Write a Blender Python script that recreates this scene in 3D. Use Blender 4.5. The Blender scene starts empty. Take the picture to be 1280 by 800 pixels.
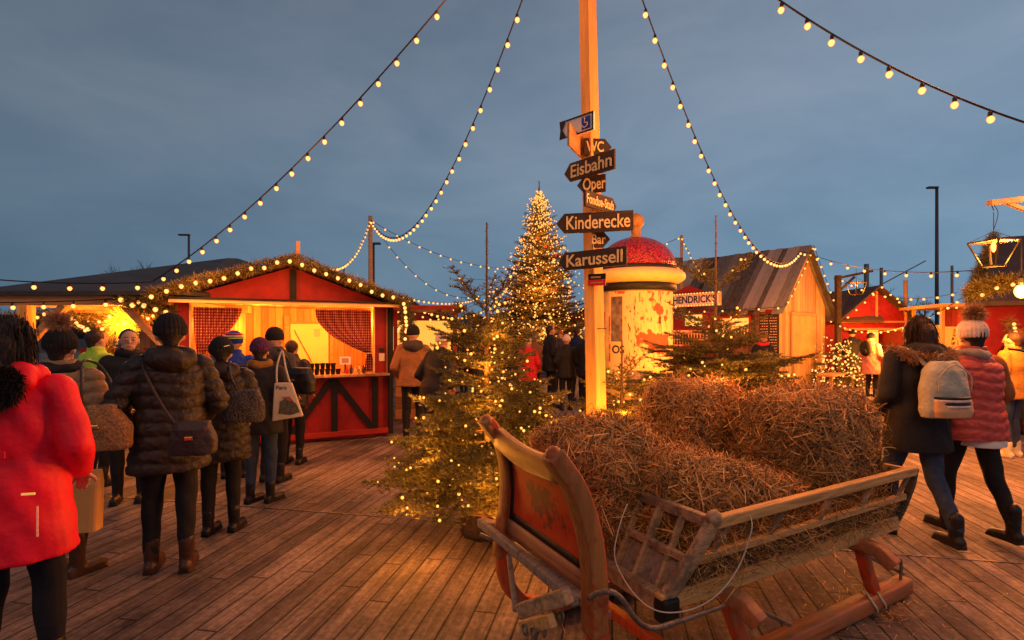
import bpy, math, random
import numpy as np
from mathutils import Vector, Matrix
random.seed(7); RNG = np.random.default_rng(7)
SC = bpy.context.scene
COL = SC.collection
PI = math.pi
H = 1.57                                   # eye height of the photographer

def at(u, v, Y):
    """a point of the place, read off the photograph at distance Y"""
    return Vector(((u - 640) * Y / 640, Y, H - (v - 418) * Y / 640))
def R(d): return math.radians(d)

# ------------------------------------------------------------------ materials
def new_mat(name):
    m = bpy.data.materials.new(name); m.use_nodes = True
    nt = m.node_tree; b = nt.nodes['Principled BSDF']
    return m, nt, b
def N(nt, t, **k):
    n = nt.nodes.new(t)
    for a, v in k.items():
        if a in n.inputs: n.inputs[a].default_value = v
        else: setattr(n, a, v)
    return n
def L(nt, a, b): nt.links.new(a, b)
def ramp(nt, fac, stops):
    r = N(nt, 'ShaderNodeValToRGB')
    while len(r.color_ramp.elements) < len(stops): r.color_ramp.elements.new(.5)
    for e, (p, c) in zip(r.color_ramp.elements, stops):
        e.position = p; e.color = (*c, 1) if len(c) == 3 else c
    L(nt, fac, r.inputs[0]); return r.outputs[0]
def scl(c, k): return tuple(min(1, x * k) for x in c)

def rough_mat(name, c, rough=.8, ns=8, var=.35, bump=.2, scale=(1, 1, 1), island=False, spec=.3, bscale=None):
    """base colour varied by noise, with a bump"""
    m, nt, b = new_mat(name)
    tc = N(nt, 'ShaderNodeTexCoord'); mp = N(nt, 'ShaderNodeMapping'); mp.inputs['Scale'].default_value = scale
    L(nt, tc.outputs['Object'], mp.inputs[0])
    n = N(nt, 'ShaderNodeTexNoise', Scale=ns, Detail=6.0, Roughness=.65); L(nt, mp.outputs[0], n.inputs['Vector'])
    fac = n.outputs['Fac']
    if island:
        g = N(nt, 'ShaderNodeNewGeometry'); mx = N(nt, 'ShaderNodeMath', operation='ADD'); 
        L(nt, g.outputs['Random Per Island'], mx.inputs[0]); L(nt, fac, mx.inputs[1])
        hv = N(nt, 'ShaderNodeMath', operation='MULTIPLY'); hv.inputs[1].default_value = .5
        L(nt, mx.outputs[0], hv.inputs[0]); fac = hv.outputs[0]
    col = ramp(nt, fac, [(.25, scl(c, 1 - var)), (.5, c), (.75, scl(c, 1 + var))])
    L(nt, col, b.inputs['Base Color'])
    b.inputs['Roughness'].default_value = rough; b.inputs['Specular IOR Level'].default_value = spec
    if bump:
        n2 = N(nt, 'ShaderNodeTexNoise', Scale=bscale or ns * 3, Detail=4.0); L(nt, mp.outputs[0], n2.inputs['Vector'])
        bp = N(nt, 'ShaderNodeBump', Strength=bump, Distance=.02); L(nt, n2.outputs['Fac'], bp.inputs['Height'])
        L(nt, bp.outputs[0], b.inputs['Normal'])
    return m
def wood_mat(name, c, dark=.35, grain='X', rough=.65, worn=None, gs=1.0, plank=None):
    """grain stretched along an axis; worn = second colour showing through; plank = (axis, width)"""
    m, nt, b = new_mat(name)
    tc = N(nt, 'ShaderNodeTexCoord'); mp = N(nt, 'ShaderNodeMapping')
    s = {'X': (1.2, 14, 14), 'Y': (14, 1.2, 14), 'Z': (14, 14, 1.2)}[grain]
    mp.inputs['Scale'].default_value = tuple(x * gs for x in s)
    L(nt, tc.outputs['Object'], mp.inputs[0])
    n = N(nt, 'ShaderNodeTexNoise', Scale=2.6, Detail=8.0, Roughness=.7, Distortion=.5); L(nt, mp.outputs[0], n.inputs['Vector'])
    col = ramp(nt, n.outputs['Fac'], [(.3, scl(c, dark)), (.5, c), (.72, scl(c, 1.35))])
    if worn:
        n3 = N(nt, 'ShaderNodeTexNoise', Scale=5.0, Detail=9.0, Roughness=.75); L(nt, tc.outputs['Object'], n3.inputs['Vector'])
        mk = ramp(nt, n3.outputs['Fac'], [(.5, (0, 0, 0)), (.6, (1, 1, 1))])
        mx = N(nt, 'ShaderNodeMix', data_type='RGBA'); L(nt, mk, mx.inputs['Factor']); L(nt, col, mx.inputs['A']); mx.inputs['B'].default_value = (*worn, 1)
        col = mx.outputs['Result']
    hgt = n.outputs['Fac']
    if plank:
        ax, w = plank
        sp = N(nt, 'ShaderNodeSeparateXYZ'); L(nt, tc.outputs['Object'], sp.inputs[0])
        dv = N(nt, 'ShaderNodeMath', operation='DIVIDE'); dv.inputs[1].default_value = w; L(nt, sp.outputs[ax], dv.inputs[0])
        fl = N(nt, 'ShaderNodeMath', operation='FLOOR'); L(nt, dv.outputs[0], fl.inputs[0])
        wn = N(nt, 'ShaderNodeTexWhiteNoise', noise_dimensions='1D'); L(nt, fl.outputs[0], wn.inputs['W'])
        fr = N(nt, 'ShaderNodeMath', operation='FRACT'); L(nt, dv.outputs[0], fr.inputs[0])
        pp = N(nt, 'ShaderNodeMath', operation='PINGPONG'); pp.inputs[1].default_value = .5; L(nt, fr.outputs[0], pp.inputs[0])
        gap = N(nt, 'ShaderNodeMapRange'); gap.inputs['From Max'].default_value = .05; L(nt, pp.outputs[0], gap.inputs['Value'])
        tone = N(nt, 'ShaderNodeMapRange'); tone.inputs['To Min'].default_value = .45; tone.inputs['To Max'].default_value = 1.15
        L(nt, wn.outputs['Value'], tone.inputs['Value'])
        g2 = N(nt, 'ShaderNodeMapRange'); g2.inputs['To Min'].default_value = .12; L(nt, gap.outputs[0], g2.inputs['Value'])
        mu = N(nt, 'ShaderNodeMath', operation='MULTIPLY'); L(nt, tone.outputs[0], mu.inputs[0]); L(nt, g2.outputs[0], mu.inputs[1])
        vm = N(nt, 'ShaderNodeVectorMath', operation='SCALE'); L(nt, col, vm.inputs[0]); L(nt, mu.outputs[0], vm.inputs['Scale'])
        col = vm.outputs[0]
    L(nt, col, b.inputs['Base Color']); b.inputs['Roughness'].default_value = rough
    b.inputs['Specular IOR Level'].default_value = .35
    bp = N(nt, 'ShaderNodeBump', Strength=.45, Distance=.006); L(nt, hgt, bp.inputs['Height']); L(nt, bp.outputs[0], b.inputs['Normal'])
    return m
def glow_mat(name, c, s, base=(.8, .6, .3)):
    m, nt, b = new_mat(name)
    b.inputs['Base Color'].default_value = (*base, 1)
    b.inputs['Emission Color'].default_value = (*c, 1); b.inputs['Emission Strength'].default_value = s
    m.cycles.emission_sampling = 'NONE'
    return m
def bulb_mat(name, core, rim, s):
    """a glass bulb: bright filament area in the middle, amber glass at the edge"""
    m, nt, b = new_mat(name)
    lw = N(nt, 'ShaderNodeLayerWeight', Blend=.4)
    col = ramp(nt, lw.outputs['Facing'], [(0, core), (.2, core), (.7, rim)])
    L(nt, col, b.inputs['Emission Color']); b.inputs['Emission Strength'].default_value = s
    b.inputs['Base Color'].default_value = (.12, .04, .008, 1); b.inputs['Specular IOR Level'].default_value = .1
    m.cycles.emission_sampling = 'NONE'
    return m

M = {}
M['skin'] = rough_mat('skin', (.5, .27, .17), .6, 6, .12, .05)
M['lips'] = rough_mat('lips', (.4, .09, .07), .5, 6, .1, 0)
M['eye'] = rough_mat('eye_white', (.6, .55, .5), .3, 6, .05, 0)
M['dark'] = rough_mat('dark_hair', (.018, .011, .008), .55, 20, .5, .4)
M['brownhair'] = rough_mat('brown_hair', (.035, .016, .009), .5, 30, .5, .5)
def cloth(name, c, ns=30, var=.3, bump=.35, rough=.9, bscale=14): M[name] = rough_mat(name, c, rough, ns, var, bump, bscale=bscale)
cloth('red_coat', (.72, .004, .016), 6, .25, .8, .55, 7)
_b = M['red_coat'].node_tree.nodes['Principled BSDF']; _b.inputs['Emission Color'].default_value = (1, .0, .03, 1); _b.inputs['Emission Strength'].default_value = .03  # faint red glow put into the coat, standing in for stronger light
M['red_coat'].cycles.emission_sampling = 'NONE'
cloth('black_knit', (.012, .011, .012), bscale=120)
cloth('black_coat', (.014, .012, .012), rough=.75)
cloth('brown_puffer', (.021, .014, .010), 14, .35, .7, .5, 22)
cloth('grey_coat', (.05, .042, .04))
cloth('navy_coat', (.012, .018, .06))
cloth('blue_coat', (.02, .05, .3))
cloth('beige_coat', (.3, .17, .075), 14, .2, .6, .6, 22)
cloth('tan_coat', (.26, .11, .04))
cloth('mustard_coat', (.24, .11, .02))
cloth('green_coat', (.35, .55, .05))
cloth('pink_vest', (.46, .07, .05), 12, .2, .6, .5, 22)
cloth('pink_coat', (.5, .2, .18))
cloth('grey_knit', (.3, .24, .2), bscale=90)
cloth('cream_knit', (.75, .55, .45), bscale=70)
cloth('rust_knit', (.3, .1, .03))
cloth('purple_knit', (.08, .02, .07), 30, .7, .6, .9, 60)
cloth('jeans', (.03, .045, .085), 25, .4, .3)
cloth('black_trousers', (.011, .01, .012), 20, .3, .4)
cloth('santa_red', (.6, .02, .03))
M['boot'] = rough_mat('boot_leather', (.05, .022, .013), .35, 12, .4, .3)
M['blackshoe'] = rough_mat('shoe_leather', (.012, .01, .01), .4, 12, .4, .3)
M['fur'] = rough_mat('light_fur', (.42, .24, .12), .85, 20, .5, 0, island=True)
M['darkfur'] = rough_mat('dark_fur', (.03, .018, .013), .8, 20, .6, 0, island=True)
M['leather'] = rough_mat('brown_leather', (.045, .03, .024), .45, 14, .3, .4)
M['blackleather'] = rough_mat('black_leather', (.012, .01, .01), .35, 14, .3, .4)
M['gold'] = rough_mat('brass', (.7, .4, .12), .3, 10, .2, .1); M['gold'].node_tree.nodes['Principled BSDF'].inputs['Metallic'].default_value = 1
M['iron'] = rough_mat('old_iron', (.2, .15, .11), .5, 20, .5, .5); M['iron'].node_tree.nodes['Principled BSDF'].inputs['Metallic'].default_value = .7
M['steel'] = rough_mat('dark_steel', (.05, .052, .055), .5, 6, .2, 0)
M['weave'] = rough_mat('woven_straw', (.32, .16, .06), .8, 60, .8, .9, bscale=110)
M['canvas'] = rough_mat('cotton_canvas', (.55, .45, .33), .9, 8, .15, .25, bscale=60)
M['paper'] = rough_mat('kraft_paper', (.5, .26, .08), .8, 6, .15, .1)
M['white'] = rough_mat('white_paint', (.75, .72, .65), .6, 6, .08, .05)
M['greyfab'] = rough_mat('backpack_cloth', (.42, .39, .30), .85, 8, .2, .4, bscale=40)
M['black'] = rough_mat('black_paint', (.012, .011, .01), .5, 8, .3, .1)
M['needle'] = rough_mat('fir_needles', (.11, .092, .022), .5, 3, .6, 0, island=True, spec=.4)
M['needlefar'] = rough_mat('far_fir_needles', (.09, .075, .02), .6, 3, .5, 0, island=True)
M['twig'] = rough_mat('twig_bark', (.16, .085, .035), .8, 20, .4, .4)
M['bark'] = rough_mat('log_bark', (.05, .03, .02), .9, 14, .6, .9)
M['cut'] = rough_mat('cut_wood', (.42, .22, .09), .7, 10, .25, .2)
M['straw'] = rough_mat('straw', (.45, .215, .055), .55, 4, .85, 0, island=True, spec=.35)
M['strawcore'] = rough_mat('straw_core', (.03, .014, .006), .9, 24, .6, .9, scale=(1, 1, 3))  # near-black core: shade between the straws put into its colour
M['redwood'] = wood_mat('red_painted_wood', (.3, .016, .009), .75, 'X', .55)
M['stallred'] = rough_mat('red_wall_paint', (.22, .008, .008), .6, 5, .35, .2)
M['stallblack'] = rough_mat('black_timber', (.006, .006, .007), .7, 8, .4, .2)
M['sleighred'] = wood_mat('worn_red_paint', (.52, .06, .014), .5, 'Z', .42, worn=(.3, .11, .04), gs=.7)
M['oak'] = wood_mat('golden_oak', (.56, .29, .09), .3, 'X', .6)
M['dashwood'] = wood_mat('orange_brown_wood', (.25, .07, .018), .45, 'Y', .42, gs=.6)
M['stile'] = wood_mat('golden_worn_stile', (.36, .13, .032), .5, 'Z', .5, worn=(.30, .045, .014), gs=.6)
M['railwood'] = wood_mat('pinkish_rail', (.38, .15, .07), .5, 'Y', .5, gs=.6)
M['runner'] = wood_mat('worn_orange_runner', (.40, .115, .035), .4, 'X', .5, worn=(.26, .12, .055), gs=.7)
M['oakz'] = wood_mat('golden_oak_upright', (.42, .21, .075), .3, 'Z', .6)
M['oldwood'] = wood_mat('weathered_wood', (.42, .25, .12), .35, 'X', .75, worn=(.18, .11, .06))
M['greywood'] = wood_mat('grey_wood', (.24, .17, .12), .35, 'X', .7)
M['darkslat'] = wood_mat('dark_slat', (.045, .04, .028), .3, 'X', .7, worn=(.12, .08, .035))
M['pine'] = wood_mat('pine_post', (.78, .38, .09), .75, 'Z', .6, gs=.5)
M['pinebeam'] = wood_mat('pine_beam', (.45, .23, .09), .6, 'X', .6)
M['interior'] = wood_mat('stall_lining', (.62, .3, .1), .8, 'Z', .6, plank=('X', .12))
M['signwood'] = wood_mat('dark_sign_wood', (.045, .024, .012), .4, 'X', .6)
M['signlamplit'] = wood_mat('lamplit_sign_wood', (.5, .24, .08), .6, 'X', .6)  # orange lamplight on one board put into the wood colour
M['letter'] = rough_mat('cream_lettering', (.85, .62, .28), .6, 20, .1, 0)
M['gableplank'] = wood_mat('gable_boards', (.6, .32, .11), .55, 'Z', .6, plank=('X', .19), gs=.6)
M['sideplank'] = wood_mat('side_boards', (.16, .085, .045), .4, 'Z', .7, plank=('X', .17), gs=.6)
M['roofplank'] = wood_mat('weathered_roof_boards', (.26, .2, .165), .3, 'Y', .75, plank=('X', .2), gs=.5)
M['roofdark'] = rough_mat('roof_felt', (.045, .048, .055), .85, 3, .35, .4)
M['roofbrown'] = rough_mat('brown_roof_felt', (.06, .04, .035), .85, 3, .35, .4)
M['cream'] = rough_mat('cream_plaster', (.72, .46, .18), .6, 5, .15, .15)
M['haze'] = rough_mat('hazy_steel', (.17, .19, .21), .8, 1, .1, 0)  # distance haze put into the steel colour
M['lamp_metal'] = rough_mat('lantern_metal', (.03, .024, .02), .5, 8, .3, .1)
M['bulb'] = bulb_mat('lit_bulb', (1, .50, .13), (1, .18, .004), 2.4)
M['firbulb'] = bulb_mat('lit_fir_bulb', (1, .48, .09), (1, .25, .01), 2.1)
M['farbulb'] = bulb_mat('lit_small_bulb', (1, .52, .13), (1, .3, .02), 1.9)
M['shopglow'] = glow_mat('lit_window', (1, .42, .05), 1.1)
M['yellowglow'] = glow_mat('lit_yellow_panel', (1, .62, .08), 1.0)
M['warmglow'] = glow_mat('lit_orange_panel', (1, .24, .02), .75)

# ------------------------------------------------------------------ mesh helpers
class MB:
    def __init__(s): s.v = []; s.f = []
    def add(s, vs, fs):
        o = len(s.v); s.v += [tuple(v) for v in vs]; s.f += [tuple(i + o for i in f) for f in fs]; return s
    def box(s, c, d, rz=0, mat=None):
        x, y, z = d[0] / 2, d[1] / 2, d[2] / 2
        m = mat or Matrix.Rotation(rz, 3, 'Z')
        vs = [Vector(c) + m @ Vector(p) for p in [(-x, -y, -z), (x, -y, -z), (x, y, -z), (-x, y, -z), (-x, -y, z), (x, -y, z), (x, y, z), (-x, y, z)]]
        return s.add(vs, [(0, 3, 2, 1), (4, 5, 6, 7), (0, 1, 5, 4), (1, 2, 6, 5), (2, 3, 7, 6), (3, 0, 4, 7)])
    def bar(s, p0, p1, w, h, up=(0, 0, 1)):
        p0, p1 = Vector(p0), Vector(p1); return s.sweep([p0, p1], Vector(up), w / 2, h / 2)
    def sweep(s, pts, up, hw, hh):
        """rectangular section swept along pts; up fixes the section (hh along up, hw across)"""
        pts = [Vector(p) for p in pts]; up = Vector(up); n = len(pts); vs = []
        for i, p in enumerate(pts):
            t = (pts[min(i + 1, n - 1)] - pts[max(i - 1, 0)]).normalized()
            sd = t.cross(up).normalized(); u2 = sd.cross(t).normalized()
            a = hw[i] if isinstance(hw, (list, tuple)) else hw; b = hh[i] if isinstance(hh, (list, tuple)) else hh
            vs += [p - sd * a - u2 * b, p + sd * a - u2 * b, p + sd * a + u2 * b, p - sd * a + u2 * b]
        fs = [(3, 2, 1, 0), tuple(4 * (n - 1) + k for k in range(4))]
        for i in range(n - 1):
            for k in range(4):
                a, b = 4 * i + k, 4 * i + (k + 1) % 4
                fs.append((a, b, b + 4, a + 4))
        return s.add(vs, fs)
    def tube(s, pts, r, seg=8, caps=True):
        pts = [Vector(p) for p in pts]; n = len(pts); vs = []; ref = None
        for i, p in enumerate(pts):
            t = (pts[min(i + 1, n - 1)] - pts[max(i - 1, 0)])
            t = t.normalized() if t.length > 1e-9 else Vector((0, 0, 1))
            if ref is None: ref = t.orthogonal().normalized()
            ref = (ref - t * ref.dot(t)); ref = ref.normalized() if ref.length > 1e-6 else t.orthogonal().normalized()
            bi = t.cross(ref); rr = r[i] if isinstance(r, (list, tuple)) else r
            vs += [p + (ref * math.cos(2 * PI * k / seg) + bi * math.sin(2 * PI * k / seg)) * rr for k in range(seg)]
        fs = [(i * seg + k, i * seg + (k + 1) % seg, (i + 1) * seg + (k + 1) % seg, (i + 1) * seg + k) for i in range(n - 1) for k in range(seg)]
        if caps: fs += [tuple(reversed(range(seg))), tuple((n - 1) * seg + k for k in range(seg))]
        return s.add(vs, fs)
    def capsule(s, p0, p1, r0, r1, seg=12):
        p0, p1 = Vector(p0), Vector(p1); t = (p1 - p0); t = t.normalized() if t.length > 1e-9 else Vector((0, 0, 1))
        pts, rs = [], []
        for a in (85, 60, 30): pts.append(p0 - t * r0 * math.sin(R(a))); rs.append(r0 * math.cos(R(a)))
        pts += [p0, p1]; rs += [r0, r1]
        for a in (30, 60, 85): pts.append(p1 + t * r1 * math.sin(R(a))); rs.append(r1 * math.cos(R(a)))
        return s.tube(pts, rs, seg)
    def loft(s, rings, seg=24, n=2.3):
        """rings: (z, cx, cy, rx, ry) superellipses"""
        vs = []
        for z, cx, cy, rx, ry in rings:
            for k in range(seg):
                a = 2 * PI * k / seg; c, q = math.cos(a), math.sin(a)
                vs.append((cx + rx * math.copysign(abs(c) ** (2 / n), c), cy + ry * math.copysign(abs(q) ** (2 / n), q), z))
        m = len(rings)
        fs = [(i * seg + k, i * seg + (k + 1) % seg, (i + 1) * seg + (k + 1) % seg, (i + 1) * seg + k) for i in range(m - 1) for k in range(seg)]
        fs += [tuple(reversed(range(seg))), tuple((m - 1) * seg + k for k in range(seg))]
        return s.add(vs, fs)
    def ball(s, c, r, seg=14, rings=8, mat=None, zmin=-1):
        rx, ry, rz = (r, r, r) if not isinstance(r, (tuple, list)) else r
        c = Vector(c); vs = []; m = mat or Matrix.Identity(3)
        for i in range(rings + 1):
            ph = -PI / 2 + PI * i / rings; ph = max(ph, math.asin(zmin)) if zmin > -1 else ph
            ph = min(max(ph, -PI / 2 + .05), PI / 2 - .05)
            for k in range(seg):
                a = 2 * PI * k / seg
                vs.append(c + m @ Vector((rx * math.cos(ph) * math.cos(a), ry * math.cos(ph) * math.sin(a), rz * math.sin(ph))))
        fs = [(i * seg + k, i * seg + (k + 1) % seg, (i + 1) * seg + (k + 1) % seg, (i + 1) * seg + k) for i in range(rings) for k in range(seg)]
        fs += [tuple(reversed(range(seg))), tuple(rings * seg + k for k in range(seg))]
        return s.add(vs, fs)
    def lathe(s, prof, c=(0, 0, 0), seg=32):
        c = Vector(c); vs = [c + Vector((r * math.cos(2 * PI * k / seg), r * math.sin(2 * PI * k / seg), z)) for r, z in prof for k in range(seg)]
        m = len(prof)
        fs = [(i * seg + k, i * seg + (k + 1) % seg, (i + 1) * seg + (k + 1) % seg, (i + 1) * seg + k) for i in range(m - 1) for k in range(seg)]
        fs += [tuple(reversed(range(seg))), tuple((m - 1) * seg + k for k in range(seg))]
        return s.add(vs, fs)
    def poly(s, pts, thick, nrm):
        """flat outline extruded along nrm"""
        n = len(pts); nv = Vector(nrm) * thick
        vs = [Vector(p) for p in pts] + [Vector(p) + nv for p in pts]
        fs = [tuple(range(n)), tuple(reversed(range(n, 2 * n)))] + [(k, k + n, (k + 1) % n + n, (k + 1) % n) for k in range(n)]
        return s.add(vs, fs)
    def quad(s, a, b, c, d): return s.add([a, b, c, d], [(0, 1, 2, 3)])
    def mesh(s, name='m'):
        me = bpy.data.meshes.new(name); me.from_pydata(s.v, [], s.f); me.update(); return me
    def build(s, name, mat, parent=None, smooth=False, bevel=0):
        me = s.mesh(name); return link(name, me, mat, parent, smooth, bevel)
def link(name, me, mat, parent=None, smooth=False, bevel=0):
    if mat is not None and not me.materials: me.materials.append(M[mat] if isinstance(mat, str) else mat)
    if smooth: me.polygons.foreach_set('use_smooth', [True] * len(me.polygons))
    o = bpy.data.objects.new(name, me); COL.objects.link(o); o.parent = parent
    if bevel:
        b = o.modifiers.new('b', 'BEVEL'); b.width = bevel; b.segments = 2; b.limit_method = 'ANGLE'
    return o
def tag(o, label=None, cat=None, group=None, kind=None):
    if label: o['label'] = label
    if cat: o['category'] = cat
    if group: o['group'] = group
    if kind: o['kind'] = kind
    return o
def empty(name, loc, rz=0, label=None, cat=None, group=None, sc=1):
    o = bpy.data.objects.new(name, None); COL.objects.link(o); o.location = loc; o.rotation_euler = (0, 0, rz)
    o.scale = (sc, sc, sc); o.empty_display_size = .1
    return tag(o, label, cat, group)
def tri_mesh(name, V, mat, parent, nper=3):
    """V: (n, nper, 3) array of separate faces"""
    n = V.shape[0]; me = bpy.data.meshes.new(name)
    me.vertices.add(n * nper); me.vertices.foreach_set('co', V.astype(np.float32).ravel())
    me.loops.add(n * nper); me.loops.foreach_set('vertex_index', np.arange(n * nper, dtype=np.int32))
    me.polygons.add(n); me.polygons.foreach_set('loop_start', np.arange(0, n * nper, nper, dtype=np.int32))
    me.update(calc_edges=True); me.validate()
    return link(name, me, mat, parent)
def text(name, body, size, mat, parent, loc, rot=(PI / 2, 0, 0), width=None, extr=.002, bold=.0, sx=1):
    c = bpy.data.curves.new(name, 'FONT'); c.body = body; c.size = size; c.extrude = extr; c.offset = bold
    c.align_x = 'CENTER'; c.align_y = 'CENTER'; c.materials.append(M[mat])
    t = bpy.data.objects.new(name, c); me = t.to_mesh().copy(); t.to_mesh_clear(); bpy.data.objects.remove(t)
    me.materials.clear(); me.materials.append(M[mat])
    o = bpy.data.objects.new(name, me); COL.objects.link(o); o.parent = parent; o.location = loc; o.rotation_euler = rot
    if width:
        xs = [v.co.x for v in me.vertices]; w = max(xs) - min(xs)
        if w > 0: o.scale = (width / w, 1, 1)
    return o
def fur(name, mat, parent, centers, nrm, length, n, rnd=.5, width=.005):
    """hair tufts: thin triangles from points along normals"""
    idx = RNG.integers(0, len(centers), n); P = np.array(centers)[idx] + RNG.normal(0, length * .12, (n, 3)); D = np.array(nrm)[idx] + RNG.normal(0, rnd, (n, 3))
    D /= np.linalg.norm(D, axis=1)[:, None]
    S = np.cross(D, RNG.normal(0, 1, (n, 3))); S /= np.linalg.norm(S, axis=1)[:, None]
    ln = length * RNG.uniform(.6, 1.2, (n, 1))
    V = np.stack([P - S * width / 2, P + S * width / 2, P + D * ln], 1)
    return tri_mesh(name, V, mat, parent)

def remesh(mb, voxel, smooth=3, disp=None, floor=None):
    me = mb.mesh('tmp'); ob = bpy.data.objects.new('tmp', me); COL.objects.link(ob)
    r = ob.modifiers.new('r', 'REMESH'); r.mode = 'VOXEL'; r.voxel_size = voxel
    if smooth:
        q = ob.modifiers.new('s', 'SMOOTH'); q.factor = .5; q.iterations = smooth
    dg = bpy.context.evaluated_depsgraph_get()
    out = bpy.data.meshes.new_from_object(ob.evaluated_get(dg)); out.materials.clear()
    bpy.data.objects.remove(ob); bpy.data.meshes.remove(me)
    n = len(out.vertices)
    if disp or floor is not None:
        co = np.empty(n * 3, np.float32); out.vertices.foreach_get('co', co); co = co.reshape(-1, 3)
        if disp:
            nr = np.empty(n * 3, np.float32); out.vertex_normals.foreach_get('vector', nr); nr = nr.reshape(-1, 3)
            co = co + nr * disp(co)[:, None]
        if floor is not None: co[:, 2] = np.maximum(co[:, 2], floor)
        out.vertices.foreach_set('co', co.astype(np.float32).ravel()); out.update()
    return out
def quilt(pitch, amp):
    def f(c):
        q = np.abs(np.sin(np.pi * (c[:, 2] + .012 * np.sin(c[:, 0] * 17) + .01 * np.sin(c[:, 1] * 23)) / pitch))
        w = .18 * amp * np.sin(c[:, 0] * 61 + 3 * np.sin(c[:, 2] * 40)) * np.sin(c[:, 2] * 37 + c[:, 1] * 50)
        return amp * (q ** .5 - .6) + w
    return f
def folds(amp):
    def f(c):
        return amp * (np.sin(c[:, 0] * 22 + 2.5 * np.sin(c[:, 2] * 5)) * np.cos(c[:, 1] * 19 + c[:, 2] * 6) + .6 * np.sin(c[:, 2] * 30 + 5 * np.sin(c[:, 0] * 9 + c[:, 1] * 7)))
    return f

# ------------------------------------------------------------------ people
def hand(mb, w, d, side, up=Vector((0, 0, 1))):
    """palm, four bent fingers and a thumb from wrist w along d"""
    d = d.normalized(); s = d.cross(Vector((0, 1, .1))).normalized() if abs(d.y) < .9 else Vector((1, 0, 0))
    nrm = d.cross(s).normalized()
    mb.capsule(w + d * .02, w + d * .065, .024, .026, 8)
    mb.capsule(w + d * .03 + s * .018, w + d * .075 + s * .022, .017, .015, 8)
    mb.capsule(w + d * .03 - s * .018, w + d * .075 - s * .022, .017, .015, 8)
    for k, ln in enumerate((.062, .072, .067, .052)):
        b = w + d * .082 + s * (.029 - k * .0195)
        m = b + (d * .92 + nrm * .3) * ln * .5; e = m + (d * .7 + nrm * .7) * ln * .5
        mb.capsule(b, m, .0085, .008, 6); mb.capsule(m, e, .008, .0065, 6)
    b = w + d * .03 + s * .028; m = b + (d * .6 + s * .8) * .035
    mb.capsule(b, m, .012, .010, 6); mb.capsule(m, m + (d * .95 + s * .2) * .03, .010, .008, 6)

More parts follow.
